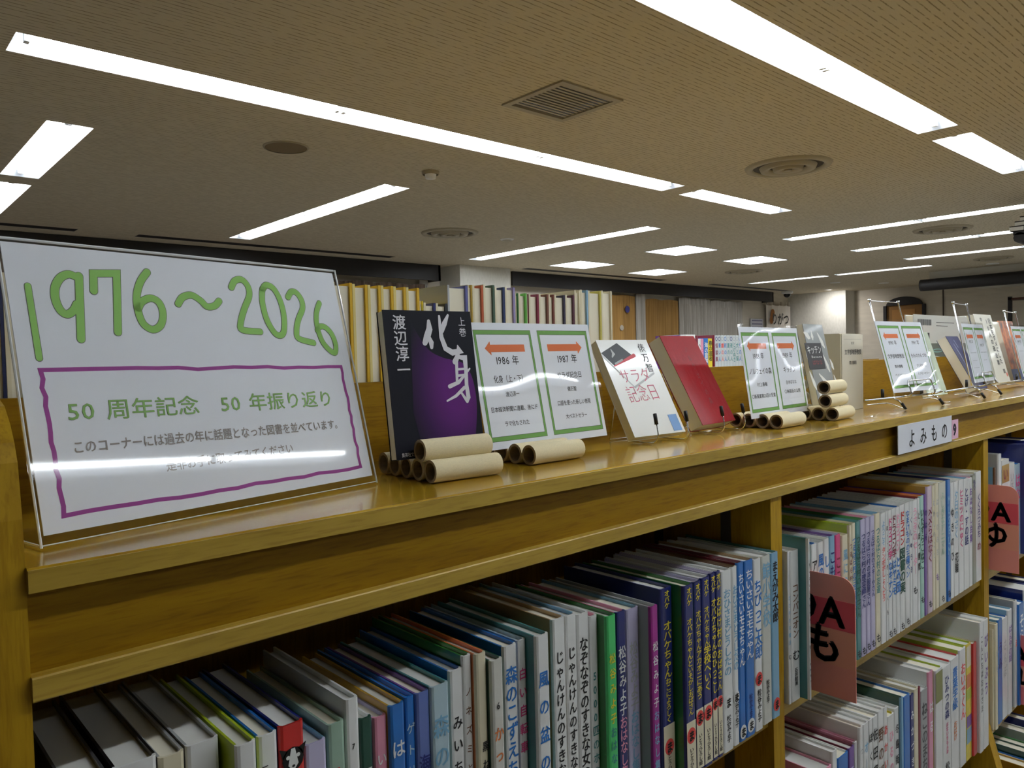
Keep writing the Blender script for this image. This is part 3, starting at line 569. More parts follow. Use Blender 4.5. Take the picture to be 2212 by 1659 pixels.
B2 = [
 (1695, 1706, 1193, 0, 'white', 'white', [('ささやかな魔法', 'skyblue', .28, .62, .8), ('む', 'black', .66, .72, .9)]), (1707, 1725.6, 1190, 0, 'white', 'white', [('コンパニオン', 'brown', .22, .58, .7), ('む', 'black', .66, .73, .9), ('石井睦美', 'black', .78, .9, .4)]),
 (1736, 1749, 1166, .014, 'white', 'teal', [('ちいさいえりちゃん', 'black', .14, .52, .8), ('む', 'black', .64, .7, .9), ('牧野節子', 'black', .76, .9, .6)]),
 (1753, 1765, 1176, 0, 'white', 'blue', [('ア', 'black', .1, .2, .9)]), (1766.8, 1779, 1171.6, 0, 'white', 'white', [('風の谷', 'blue', .08, .35, .9)]), (1780, 1791.4, 1164, 0, 'white', 'white', [('し', 'blue', .1, .22, .9)]),
 (1791.6, 1804, 1158.6, 0, 'skyblue', 'purple', [('こもれび', 'navy', .1, .5, .9)]), (1804.5, 1816, 1155.7, 0, 'hotpink', 'lavender', [('こころは', 'maroon', .15, .55, .9)]), (1819, 1832, 1155.7, 0, 'cream', 'cream', [('風にのる', 'skyblue', .1, .5, .7)]),
 (1832.5, 1840, 1135.5, .002, 'cream', 'lime', [('つるばら村の家具屋さん', 'maroon', .12, .75, .9)]), (1840.3, 1848.3, 1131, 0, 'cream', 'cream', [('つるばら村の三日月屋さん', 'blue', .1, .7, .9)]), (1848.5, 1858.7, 1127, 0, 'teal', 'teal', [('つるばら村の大工さん', 'darkgreen', .1, .7, .8), ('も', 'black', .93, .99, .9)]),
 (1859.2, 1869.5, 1122.5, 0, 'lavender', 'green', [('つるばら村の理容師さん', 'navy', .1, .65, .8), ('も', 'black', .93, .99, .9)]), (1870, 1879, 1118, 0, 'lavender', 'pink', [('つるばら村の洋服屋さん', 'navy', .1, .65, .8), ('も', 'black', .92, .98, .9)]), (1879.5, 1889.8, 1115, 0, 'lavender', 'white', [('つるばら村のスキーやさん', 'navy', .1, .6, .8), ('も', 'black', .92, .98, .9)]),
 (1890.3, 1901, 1109.4, 0, 'cream', 'skyblue', [('つるばら村の友達', 'teal', .1, .6, .7), ('も', 'black', .9, .97, .9)]),
 (1902, 1913, 1109, 0, 'white', 'white', [('ようこそ', 'skyblue', .06, .25, .9), ('タンポポしょくどう', 'coral', .26, .68, .9)]), (1913.3, 1917.6, 1105, 0, 'white', 'white', [('ま・・・・ろ・・・く', 'black', .1, .7, .9), ('も', 'black', .75, .81, .9)]),
 (1918, 1926.3, 1102.5, 0, 'white', 'white', [('ドラゴン学', 'hotpink', .06, .38, 1, .5, .03), ('なキナン', 'blue', .4, .68, 1, .5, .03), ('も', 'black', .93, .99, .9)]), (1926.6, 1934.6, 1098.7, 0, 'white', 'white', [('ドラゴン学', 'maroon', .05, .38, 1, .5, .03), ('はヤミモ', 'blue', .4, .68, 1, .5, .03), ('も', 'black', .93, .99, .9)]),
 (1935, 1943, 1096, 0, 'white', 'blue', [('ドラゴン', 'pink', .05, .35, 1, .5, .03), ('とみ団', 'blue', .38, .68, 1, .5, .03)]), (1943.4, 1953.6, 1091, 0, 'white', 'white', [('ドラゴン', 'red', .05, .32, 1, .5, .03), ('図書の実', 'darkgreen', .34, .7, 1, .5, .03), ('も', 'black', .93, .99, .9)]),
 (1955, 1964.6, 1086, 0, 'white', 'white', [('なまけものの王様ベン', 'blue', .06, .6, .9), ('も', 'black', .92, .98, .9)]), (1965, 1970, 1083.5, 0, 'white', 'white', [('くしゅうき', 'navy', .1, .6, .9)]), (1970.5, 1981.5, 1081, 0, 'white', 'white', [('うさぎのセーター', 'pink', .06, .6, .9), ('も', 'black', .7, .77, .9)]),
 (1982, 1987, 1077, 0, 'white', 'maroon', [('とくまつ屋敷', 'black', .1, .6, 1)]), (1987.4, 1996, 1072, 0, 'mint', 'orange', [('いたずらこねこ', 'darkgreen', .1, .6, .8), ('も', 'black', .82, .88, .9)]), (1996.4, 2002.4, 1069, 0, 'purple', 'purple', [('のはら', 'navy', .1, .4, .8)]),
 (2003, 2013.6, 1051, 0, (200, 180, 195), 'ochre', [('メメらはなく', 'maroon', .16, .6, .9), ('も', 'black', .9, .96, .9)], None, 'mauve tall book with maroon lettering'), (2014, 2019.8, 1049, 0, 'cream', 'cream', [('むかしのこと', 'grey', .1, .6, .7)]), (2020.2, 2027.5, 1044, 0, 'cream', 'white', [('はなのみち', 'grey', .1, .6, .6), ('も', 'purple', .72, .78, .9)]),
 (2028, 2043.3, 1041.8, 0, (205, 205, 190), 'cream', [('ふしぎなアニマル', 'sage', .08, .6, .6), ('も', 'black', .92, .98, .6)], None, 'beige book with pale green lettering'), (2044, 2053, 1036.7, .002, 'blue', 'navy', [('MUSEUM', 'skyblue', .12, .62, .9, .5, .02), ('も', 'black', .9, .97, .9)]), (2053.4, 2060, 1041.8, 0, 'white', 'white', [('ゆきのひ', 'black', .2, .7, .9)]),
 (2060.4, 2070, 1040.5, 0, 'white', 'white', [('夕日のさく', 'skyblue', .08, .5, .8), ('花輪', 'black', .62, .8, .7)]), (2071, 2081.3, 1036.7, 0, 'white', 'white', [('ヒミツのにゅく', 'hotpink', .08, .6, .9)]), (2081.8, 2092.6, 1034, 0, 'white', 'skyblue', [('とげ・すの話', 'navy', .08, .6, .7)]), (2093, 2100.3, 1033, 0, 'white', 'pink', [('おはなし会集', 'purple', .08, .6, .7)]),
 (2100.8, 2108, 1026.6, 0, (150, 155, 140), 'white', [('もり', 'navy', .04, .14, .9)], None, 'olive photo-covered book'), (2108.4, 2119.6, 1019, 0, 'white', 'cream', [('くくろつみち', 'navy', .2, .6, .8), ('め', 'maroon', .64, .72, .9)]),
]
shelf_row(B2, S1T, "the second bay's upper shelf", xmin=U1[1]+.003, xmax=U2[0]-.003, group='books on the second bay upper shelf')
B3 = [
 (1772, 1797, 1662, 0, 'pink', 'pink', []), (1798, 1809, 1622, 0, 'white', 'white', []), (1810, 1833, 1632, 0, 'blue', 'white', [('なつのうみ', 'white', .1, .7)]), (1834.5, 1846, 1615, 0, 'purple', 'maroon', [('そら', 'lavender', .1, .4)]),
 (1847, 1852, 1603, 0, 'white', 'pink', []), (1852.3, 1865, 1573, .004, 'white', (200, 190, 185), [('ついてくる', 'grey', .1, .7, .7)]), (1865.4, 1876.5, 1563, 0, 'white', 'white', [('オーデン', 'skyblue', .1, .6, .8)]), (1877, 1885, 1555, 0, 'white', 'white', [('ぼくらの町', 'black', .06, .7, .9)]),
 (1885.4, 1896, 1548, 0, 'white', 'white', [('佐田家だん', 'black', .06, .7, .9)]), (1897, 1908.5, 1534.7, 0, 'white', 'white', [('野の湖', 'brown', .1, .5, .9)]), (1909, 1917, 1528, 0, 'white', 'white', [('あかい物語', 'coral', .1, .7, .9)]), (1918, 1932, 1545, 0, 'white', 'yellow', [('ひるの花', 'pink', .1, .6, .6)]),
 (1932.4, 1942, 1529.7, 0, 'white', 'white', [('冬島街の絵', 'black', .1, .7, .7)]), (1942.4, 1952, 1509.5, .004, 'skyblue', 'darkgreen', []), (1952.4, 1966, 1502.8, .004, 'blue', 'blue', []), (1966.5, 1974.5, 1501, 0, 'navy', 'cream', [('みかづき', 'white', .1, .6)]),
 (1975, 1984, 1488, 0, 'cream', 'cream', []), (1984.4, 1989, 1485, 0, 'maroon', 'white', []), (1989.4, 2004, 1490, 0, 'grey', 'white', [('ねこのまち', 'darkgrey', .1, .7, .8)]), (2004.4, 2016, 1451.5, .002, 'pink', 'white', [('はる', 'white', .2, .5)]),
 (2017, 2036, 1447, .006, 'white', 'lime', [('#', (120, 125, 40), .02, .26)]), (2036.4, 2053.5, 1438.6, .002, 'white', 'white', [('ひみつの森', 'navy', .08, .45, .8), ('はないちもんめ', 'hotpink', .48, .75, .6), ('松', 'black', .82, .9, .5)]), (2054, 2071, 1421, 0, 'white', 'coral', [('青葉学級', 'blue', .08, .45, .8), ('おばけ', 'orange', .55, .72, .6)]),
 (2073, 2086.5, 1402, .002, 'white', 'lime', [('おいでくん', 'coral', .12, .6, .7)]), (2087, 2097.5, 1391, .002, 'yellow', 'lime', [('#', 'cream', .02, .2), ('#', 'orange', .26, .38), ('#', 'lime', .39, .48), ('#', 'purple', .62, .72), ('#', 'skyblue', .73, .86)], None, 'multicoloured picture book'), (2098, 2110, 1391, .006, 'red', 'cream', []),
 (2113, 2124, 1345.5, .012, 'white', 'white', [('こんにちはおひさま', 'darkgrey', .1, .7, .6)]), (2124.5, 2135, 1339, .012, 'white', 'white', [('ぴいぷう', 'purple', .1, .6, .7)]),
]
shelf_row(B3, S2T, "the second bay's lower shelf", xmin=U1[1]+.003, xmax=U2[0]-.003, group='books on the second bay lower shelf')
B4 = [
 (2141, 2151, 1012, 0, 'brown', 'skyblue', [('くま', 'cream', .2, .5)]), (2152, 2163.5, 982, .006, 'white', 'grey', []), (2164, 2180, 993, 0, 'white', 'white', [('#', 'ochre', .05, .22), ('い', 'maroon', .08, .2, .7)], None, 'white book with small yellow picture'), (2180.4, 2192, 1000, 0, 'white', 'white', [('いろいろ', 'grey', .1, .5)]), (2192.4, 2204, 1003, 0, 'paleblue', 'blue', [('はな', 'hotpink', .1, .4)]),
 (2204.4, 2222, 962, .01, 'navy', 'navy', []), (2222.5, 2240, 950, .006, 'navy', 'navy', [], None, 'second navy book'),
]
shelf_row(B4, S1T, "the third bay's upper shelf", xmin=U2[1]+.024, xmax=2.78, group='books on the third bay upper shelf')
B5 = [
 (2141, 2146.5, 1362, 0, 'cream', 'cream', []), (2147, 2156, 1350, .004, 'cream', 'cream', [('かぜ', 'grey', .2, .5)], None, 'second cream book'), (2156.4, 2165, 1338, 0, 'blue', 'skyblue', [('うみ', 'navy', .2, .5)]), (2165.5, 2176, 1335, 0, 'white', 'blue', [('さんぽ', 'grey', .2, .6, .6)]), (2176.4, 2186, 1318, .002, 'white', 'skyblue', [('ぱんやの話', 'purple', .15, .5)]),
 (2192, 2197, 1298, .002, 'white', 'grey', [('え', 'coral', .3, .5)]), (2197.4, 2212, 1305, .006, 'blue', 'blue', [('そら', 'white', .1, .4)]), (2213, 2230, 1270, 0, 'white', 'navy', [('もり', 'black', .1, .4)]), (2231, 2240, 1255, 0, 'navy', 'navy', []),
]
shelf_row(B5, S2T, "the third bay's lower shelf", xmin=U2[1]+.003, xmax=2.78, group='books on the third bay lower shelf')
# bottom shelf: leaning books
lean = [(2.02, .26, 'orange', 'ochre'), (2.05, .25, 'white', 'blue'), (2.075, .27, 'white', 'darkgreen'), (2.12, .26, 'white', 'green'), (2.16, .28, 'pink', 'white'), (2.21, .29, 'navy', 'navy')]
for k, (x, h, c1_, c2_) in enumerate(lean):
    t = thing('book', '%s book leaning, %s from left on bottom shelf' % (c1_, ordn(k+1)), 'book', (x+.03, .49, S3T+.004), (0, math.radians(-11), 0), 'leaning books on the bottom shelf')
    book_parts(t, .022, h, .17, c1_, c2_, [('はな', 'black', .2, .4, .6)] if k in (3, 4) else [])
t = thing('book', 'pale green book lying low on bottom shelf before the upright', 'book', (1.80, .5, S3T+.0005), (0, 0, 0)); book_parts(t, .05, .27, .18, 'mint', 'mint', [])

# pink index dividers standing between the books
def divider(x, yf, zt, zb_, lab, top_txt, low_txt, hue, yb=.70, l1=.30, l2=.20):
    h = zt-zb_; d = yb-yf
    t = thing('shelf_divider', lab, 'divider', (x, yf, zb_+.0005), (0, 0, 0), 'pink index dividers')
    r = .022; pr = [(0, 0), (0, h-r)]+[(r-r*math.cos(a*math.pi/12), h-r+r*math.sin(a*math.pi/12)) for a in range(1, 7)]+[(d, h), (d, 0)]
    MB().extr([(0, y, z) for y, z in pr], (.0015, 0, 0)).build('plate', mat(hue, .55), t)
    def face(name, col, z0, z1, e): return MB().box((-e, .0005, z0), (0, .085, z1)).build(name, mat(col, .5), t)
    q = face('upper_label', (236, 88, 100), h*.56, h*.80, .0004); q2 = face('lower_label', (246, 166, 140), h*.26, h*.555, .0003)
    for tx, z, s, par in ((top_txt, h*.59, .058, q), (low_txt, h*.30, .062, q2)):
        mb = MB(); b2 = MB(); xx = 0
        for c in tx: xx += put(mb, c, xx, 0, s*.95, s, 0, .032)*s*.95
        x_end = .010 if len(tx) > 1 else .018
        for (vx, vy, vz) in mb.v: b2.v.append((-.0008, x_end+xx-vx, z+vz))
        b2.f = mb.f; b2.build('lettering', mat((30, 16, 20), .6), par)
# text reads from the plate's back edge to its front edge, facing the left end of the case
xd = ony(1750.5, 1170, .531).x
divider(xd, .4665, ZC-.322, S1T, 'pink plastic index divider in front of white books, second bay', '9A', 'も', (246, 160, 146))
divider(U2[1]+.022, .485, ZC-.307, S1T, 'pink index divider just right of the second upright', '9A', 'ゆ', (246, 158, 144))
divider(2.16, .487, ZC-.30, S1T, 'pink index divider at right edge, upper shelf', '9A', 'よ', (244, 146, 164))
divider(2.10, .492, ZC-.69, S2T, 'pink index divider at right edge, lower shelf', '9A', 'れ', (236, 128, 132))

# ------------------------------------------------------------------ far side books (fore-edges towards us)
def far_book(x0, x1, ztop, cov, lab, y=.815, d=.14, lcov=None):
    t = thing('book', lab, 'book', (x0, y, ZB+.0005), (0, 0, 0), 'books seen from behind on the far side'); th = x1-x0; h = ztop-ZB; bt = min(.0035, th*.22)
    MB().box((bt, .003, .003), (th-bt, d, h-.004)).build('pages', M_PAGES, t)
    MB().box((0, 0, 0), (bt, d, h)).build('cover', mat(lcov or 'cream', .5, .3), t); MB().box((th-bt, 0, 0), (th, d, h)).build('cover', mat(cov, .5, .3), t)
    MB().box((bt, d, 0), (th-bt, d+.003, h)).build('spine', mat(cov, .5, .3), t)
def fx(px, py=660): return ony(px, py, .815).x
def fz(px, py): return ony(px, py, .815).z
ends = [718, 761.8, 795, 823.5, 850.6, 877.8, 906.4]; tops = [612, 616, 617.5, 619, 621, 623]
for k in range(6):
    far_book(fx(ends[k])+.0004, fx(ends[k+1]), fz(ends[k+1], tops[k]), (214, 172, 20), '%s from left of the thick books with yellow covers' % ordn(k+1), lcov=(222, 205, 130))
far_book(fx(906.8), fx(914), fz(910, 651), 'yellow', 'thin short yellow book right of the yellow-covered row')
far_book(fx(915), fx(941), fz(930, 655), 'navy', 'short book with navy cover, left of pair before large pale cover'); far_book(fx(941.5), fx(966), fz(950, 656), (34, 42, 52), 'short book with charcoal cover before large pale cover')
# tall pale book whose left cover shows above the short pair
xa = fx(967.5)
t = thing('book', 'tall pale book showing its grey-white cover with small sketch', 'book', (xa, .815, ZB+.0005), (0, 0, 0), 'books seen from behind on the far side'); hh = fz(988, 617)-ZB; tw = fx(1011)-xa
MB().box((0, 0, 0), (.003, .17, hh)).build('cover', mat((176, 182, 188), .4, .6), t); MB().box((.003, .003, .003), (tw-.004, .168, hh-.004)).build('pages', M_PAGES, t)
MB().box((tw-.004, 0, 0), (tw, .17, hh)).build('cover', mat((96, 100, 160), .4, .6), t)
mb = MB(); mm = MB(); hline(mm, '創作児童文学41', (0, 0), (.075, 0), .012, 0, .01); hline(mm, '王様ばんざい', (.01, -.022), (.05, -.022), .008, 0)
mb.v = [(-.0005, .145-vx, hh-.036+vz) for vx, vy, vz in mm.v]; mb.f = mm.f; mb.build('lettering', M_RUB, t)
mm = MB().ribbon([(0, 0), (.012, .006), (.02, .03), (.028, .018), (.03, .012), (.036, .022), (.037, .0)], .0012, 0); mb = MB(); mb.v = [(-.0006, .07-vx, hh-.06+vz) for vx, vy, vz in mm.v]; mb.f = mm.f; mb.build('sketch', mat((70, 66, 64), .7), t)
FB = [(1011.5, 1021, 616, (190, 160, 70)), (1021.5, 1044.5, 617, (190, 90, 50)), (1045, 1069, 616, (60, 90, 70)), (1069.5, 1091, 621, (30, 50, 100)), (1091.5, 1113, 621, (150, 140, 190)), (1113.5, 1120, 634, 'green'), (1120.5, 1138, 634, (90, 170, 60)), (1138.5, 1142, 636, 'maroon'), (1142.5, 1164, 636, (130, 25, 60)),
    (1164.5, 1185, 636, (110, 60, 40)), (1185.5, 1197.5, 637, (120, 55, 45)), (1198, 1221, 638, (38, 30, 62)), (1221.5, 1241, 638, (80, 20, 50)), (1241.5, 1254, 628, 'cream'), (1254.5, 1270.5, 627, (130, 170, 200)), (1271, 1299, 629, (200, 190, 90)), (1299.5, 1322, 629, 'cream')]
FN = ['tan', 'rust', 'dark green', 'dark blue', 'lavender', 'green', 'bright green', 'thin maroon', 'crimson', 'brown', 'russet', 'near-black', 'dark maroon', 'cream', 'light blue', 'pale yellow', 'plain cream']
for (a, b, tp, c_), nm in zip(FB, FN):
    far_book(fx(a), fx(b), fz((a+b)/2, tp), c_, 'book with %s cover seen from its page side behind the laminated sheets' % nm)
# far-side books left of the sign
for k, (a, b, tp, c_) in enumerate([(-60, -22, 590, 'cream'), (-21, 13, 590, (24, 34, 78)), (14, 60, 600, (190, 185, 170)), (61, 120, 606, 'teal'), (121, 200, 606, 'tan')]):
    far_book(fx(a, 800), fx(b, 800), ZC+.09, c_, ['cream', 'navy', 'pale grey', 'teal', 'tan'][k]+' covered book standing behind left edge of the date sign')
# mint bookend
xa = fx(1323)
t = thing('bookend', 'mint green metal bookend behind the white display book', 'bookend', (xa, .83, ZB+.0005)); MB().bbox((0, 0, 0), (.002, .12, fz(1330, 727)-ZB), .0008).build('upright_plate', mat((150, 196, 190), .5), t); MB().box((0, 0, 0), (.07, .12, .0015)).build('foot', mat((150, 196, 190), .5), t)
# large book shown from its back cover behind the divider panel
a = ony(1974, 679, .83); b = ony(2086, 673, .83)
t = thing('book', 'large white and grey-green book with back cover towards us', 'book', (a.x, .83, ZB+.0005), (0, 0, 0)); W = b.x-a.x; H = a.z-ZB
MB().box((0, 0, H*.62), (W, .003, H)).build('cover', mat((204, 206, 200), .4, .5), t); MB().box((0, 0, 0), (W, .003, H*.62)).build('cover', mat((110, 118, 108), .4, .5), t)
MB().box((.002, .003, .003), (W-.003, .022, H-.004)).build('pages', M_PAGES, t); MB().bbox((W, 0, 0), (W+.028, .026, H+.004), .004).build('spine', mat((206, 208, 200), .4, .5), t); MB().box((0, .022, 0), (W, .025, H)).build('cover', mat((204, 206, 200), .4, .5), t)
mb = MB(); random.seed(3); x = W*.06
while x < W*.30: dx = random.choice([.0016, .0026, .004]); mb.quad((x, -.0004, H*.86), (x+dx, -.0004, H*.86), (x+dx, -.0004, H*.94), (x, -.0004, H*.94)); x += dx+.0025
mb.box((W*.19, -.0004, H*.68), (W*.27, 0, H*.76)); mb.box((W*.4, -.0004, H*.90), (W*.75, 0, H*.908)); mb.box((W*.4, -.0004, H*.855), (W*.62, 0, H*.862)); mb.build('barcode', mat((40, 40, 44), .6), t)
MB().quad(*[(W*.36+W*.2*math.cos(k*math.pi/12), -.0005, H*.33+H*.12*math.sin(k*math.pi/12)) for k in range(13)]).build('printed_half_moon', mat((190, 194, 186), .5), t)
MB().ribbon([(W*.42+W*.09*math.cos(k*math.pi/8), H*.52+H*.02*math.sin(k*math.pi/8)) for k in range(16)], .003, -.0006, True).build('printed_ring', mat((140, 190, 185), .5), t)

# ------------------------------------------------------------------ second bookcase beyond, with books on top
c2 = thing('bookcase', 'second oak bookcase standing parallel behind the first', 'bookcase', (0, 0, 0)); y2 = 2.02
MB().bbox((1.2, y2, ZB-.016), (5.6, y2+.5, ZB), .0015).build('top_board', M_BOARD, c2); MB().box((1.2, y2+.01, ZB-.075), (5.6, y2+.02, ZB-.016)).build('fascia_panel', M_PANEL, c2)
MB().box((1.2, y2+.24, .05), (5.6, y2+.26, ZB+.06)).build('back_panel', M_PANEL, c2)
for x in (1.2, 2.1, 3.0, 3.9, 4.8, 5.57): MB().box((x, y2+.005, .03), (x+.03, y2+.5, ZB-.02)).build('upright', M_UPR, c2)
for z in (.1, .45, .82): MB().box((1.23, y2+.01, z), (5.57, y2+.5, z+.02)).build('shelf', M_EDGE, c2)
D = [(1470, 1474, 724, 0, 'white', 'purple', []), (1474.5, 1480, 724, 0, 'white', 'purple', [('のん', 'navy', .1, .5)]), (1480.5, 1502, 723, 0, 'white', 'white', [('うた', 'navy', .05, .3, .5)]), (1502.5, 1508, 725, 0, 'maroon', 'white', []),
 (1508.5, 1514, 732, 0, 'white', 'pink', [('へんしん', 'black', .1, .6)]), (1514.5, 1520, 732, 0, 'pink', 'white', [('つの', 'hotpink', .2, .5)]), (1520.5, 1529.5, 731, 0, 'blue', 'blue', [('海の冒険', 'white', .1, .6)]), (1530, 1538.5, 731.5, 0, 'yellow', 'ochre', [('春の道者', 'black', .05, .55, .8, .5, .018)]), (1541, 1544, 724, 0, 'maroon', 'maroon', [])]
D += [(1544.5+6.35*k, 1544.5+6.35*(k+1)-.3, 724.5, 0, (196, 204, 206), 'white', [('○', ['navy', 'navy', 'grey', 'blue', 'grey', 'navy', 'grey', 'grey', 'blue', 'grey'][k], .02, .14, .9), (['怪談集', '青い人', '鏡の人', '町の人', '夏の人', '夜の人', 'とげぬき', '犬と猫', '冬の人', '夢の人'][k], ['maroon', 'blue', 'coral', 'blue', 'teal', 'teal', 'teal', 'teal', 'blue', 'teal'][k], .16, .62, .8)], None, 'pale matching volume with round mark') for k in range(10)]
prev = 0
shelf_row(D, ZB, 'top of second bookcase', ybase=y2+.03, xmin=0, xmax=9, depth=.14, group='books on top of the second bookcase')
t = thing('display_stand', 'grey end stop of the volumes on the second bookcase', 'bookend', (ony(1612, 740, y2+.03).x, y2+.03, ZB+.0005)); MB().bbox((0, 0, 0), (.003, .12, .17), .001).build('upright_plate', mat((160, 165, 165), .5), t); MB().box((0, 0, 0), (.1, .12, .002)).build('foot', mat((160, 165, 165), .5), t)

# ------------------------------------------------------------------ things on the board
def panel_rot(yaw, tilt): return (-math.radians(tilt), 0, math.radians(yaw))
class Plane:
    """local frame of a leaning panel: x along its foot, z up its face, y into it"""
    def __init__(s, loc, yaw, tilt): s.loc = Vector(loc); s.rot = panel_rot(yaw, tilt); s.m = xform(s.loc, s.rot); s.i = s.m.inverted()
    def px(s, x, y):
        o = s.i @ CAM; d = s.i.to_3x3() @ ray(x, y); k = -o.y/d.y; q = o+d*k; return (q.x, q.z)

# --- big date sign
P = Plane((.103, .581, ZB+.0012), 11.3, 13.8); SW, SH = .301, .218
t = thing('sign_holder', 'clear acrylic stand holding the 1976 to 2026 anniversary sheet', 'sign', P.loc, P.rot)
MB().box((0, -.0022, .003), (SW, -.0007, SH)).build('acrylic_front', M_ACRYL, t)
MB().box((0, .0012, .05), (SW, .0028, SH)).build('acrylic_back', M_ACRYL, t)
fb = math.radians(13.8)
MB().add([(0, -.002, .0), (SW, -.002, .0), (SW, .07*math.cos(fb), .07*math.sin(fb)+.0), (0, .07*math.cos(fb), .07*math.sin(fb)), (0, -.002, .002), (SW, -.002, .002), (SW, .07*math.cos(fb), .07*math.sin(fb)+.002), (0, .07*math.cos(fb), .07*math.sin(fb)+.002)],
    [(0, 3, 2, 1), (4, 5, 6, 7), (0, 1, 5, 4), (1, 2, 6, 5), (2, 3, 7, 6), (3, 0, 4, 7)]).build('acrylic_foot', M_ACRYL, t)
M_BRIGHT = mat((225, 230, 232), .15, .5)
eg = MB(); eg.tube([(0, -.001, .0), (0, -.001, SH)], .0009, 6).tube([(SW, -.001, 0), (SW, -.001, SH)], .0009, 6).tube([(0, .001, SH), (SW, .001, SH)], .0011, 6).tube([(0, -.001, .0015), (SW, -.001, .0015)], .0005, 6).tube([(0, -.001, .001), (0, .07*math.cos(fb), .07*math.sin(fb)+.0012)], .0012, 6)
eg.build('polished_edges', M_BRIGHT, t)
pp = MB().box((.003, .0, .008), (SW-.003, .0009, SH-.003)).build('paper', M_PAPER, t)
def zp(x, y): return P.px(.47021*x, 460+.47021*y)      # from an enlarged view of the sign
DG = [[(127, 335), (180, 668)],
 [(345, 292), (312, 282), (275, 300), (252, 345), (255, 400), (278, 448), (308, 466), (338, 448), (352, 420)], [(362, 290), (372, 580)], [(430, 358), (428, 278), (535, 278), (541, 548)],
 [(675, 272), (645, 315), (628, 375), (632, 440), (655, 505), (700, 536), (738, 515), (748, 462), (730, 412), (692, 392), (652, 408), (634, 440)],
 [(818, 418), (838, 388), (878, 378), (920, 402), (950, 430), (985, 427), (1006, 405)],
 [(1062, 342), (1078, 312), (1110, 307), (1138, 338), (1144, 382), (1122, 440), (1106, 500), (1112, 537), (1195, 546)],
 [(1205, 352), (1222, 332), (1255, 347), (1285, 400), (1303, 470), (1304, 540), (1288, 563), (1260, 550), (1225, 490), (1206, 420), (1203, 380), (1205, 352)],
 [(1322, 387), (1337, 363), (1360, 367), (1384, 400), (1389, 440), (1370, 490), (1362, 540), (1372, 577), (1440, 597)],
 [(1466, 415), (1453, 460), (1456, 520), (1480, 590), (1518, 634), (1540, 640), (1540, 600), (1520, 552), (1490, 524), (1466, 524), (1457, 540)]]
DW = [.0042, .0056, .0056, .0056, .0056, .0056, .0056, .0056, .0056, .0054]
def smooth(pts, n=5):
    if len(pts) < 4: return pts
    out = []
    for i in range(len(pts)-1):
        p0, p1, p2, p3 = pts[max(i-1, 0)], pts[i], pts[i+1], pts[min(i+2, len(pts)-1)]
        for k in range(n):
            u = k/n
            out.append(tuple(.5*(2*b+(c-a)*u+(2*a-5*b+4*c-d)*u*u+(3*b-a-3*c+d)*u**3) for a, b, c, d in zip(p0, p1, p2, p3)))
    return out+[pts[-1]]
g1, g2 = MB(), MB()
for st, wd in zip(DG, DW):
    q = [zp(*p) for p in (st if len(st) == 4 else smooth(st))]
    g1.ribbon(q, wd+.0009, -.00012); g2.ribbon(q, wd, -.0003)
M_GREYO = mat((120, 120, 118), .7); M_SGREEN = mat((150, 206, 104), .7)
g1.build('digit_outline', M_GREYO, pp); g2.build('digits', M_SGREEN, pp)
fr = MB(); cs = [zp(185, 722), zp(1567, 706), zp(1657, 1165), zp(293, 1392)]; random.seed(5); pts = []
for i in range(4):
    a, b = Vector(cs[i]), Vector(cs[(i+1) % 4]); n = 16; nr = Vector((-(b-a).y, (b-a).x)).normalized()
    for k in range(n): pts.append(tuple(a+(b-a)*k/n+nr*(random.uniform(-.0009, .0009) if k else 0)))
fr.ribbon(pts, .0031, -.00012, True); fr.build('purple_frame', mat((160, 62, 150), .7), pp)
def sline(txt, a, b, size, col, off, out=None):
    if out: mb = MB(); hline(mb, txt, zp(*a), zp(*b), size, -.00012, out[1]); mb.build('lettering_outline', out[0], pp)
    mb = MB(); hline(mb, txt, zp(*a), zp(*b), size, -.0003, off); mb.build('lettering', col, pp)
sline('50 周年記念\u300050 年振り返り', (310, 952), (1535, 880), .0165, mat((142, 190, 106), .7), .004, (M_GREYO, .011))
sline('このコーナーには過去の年に話題となった図書を並べています。', (335, 1102), (1570, 985), .0098, mat((158, 150, 146), .7), .012)
sline('是非お手に取ってみてください', (765, 1184), (1350, 1098), .0098, mat((158, 150, 146), .7), .012)

# --- paper tubes
TR = .0113; TL = .081
ring = MB(); n = 20
for x in (0, TL):
    for r in (TR, TR-.0028): ring.v += [(x, r*math.cos(2*math.pi*k/n), r*math.sin(2*math.pi*k/n)) for k in range(n)]
for k in range(n):
    j = (k+1) % n; ring.f += [(k, j, 2*n+j, 2*n+k)]
me_out = bpy.data.meshes.new('tube_wall'); me_out.from_pydata(ring.v, [], ring.f); me_out.materials.append(M_TUBEP); me_out.shade_smooth()
rin = [(n+k, 3*n+k, 3*n+(k+1) % n, n+(k+1) % n) for k in range(n)]; rc = [(k, n+k, n+(k+1) % n, (k+1) % n) for k in range(n)]+[(2*n+k, 2*n+(k+1) % n, 3*n+(k+1) % n, 3*n+k) for k in range(n)]
me_in = bpy.data.meshes.new('tube_core'); me_in.from_pydata(ring.v, [], rin+rc); me_in.materials.append(M_TUBEIN)
def paper_tube(x, y, z, lab, yaw=0, group=None):
    t = thing('paper_tube', lab, 'paper tube', (x, y, ZB+z+.0004), (random.uniform(0, 6), 0, math.radians(yaw)), group)
    for nm, me in (('outer_wall', me_out), ('inner_core', me_in)):
        o = bpy.data.objects.new(nm, me); C.objects.link(o); o.parent = t
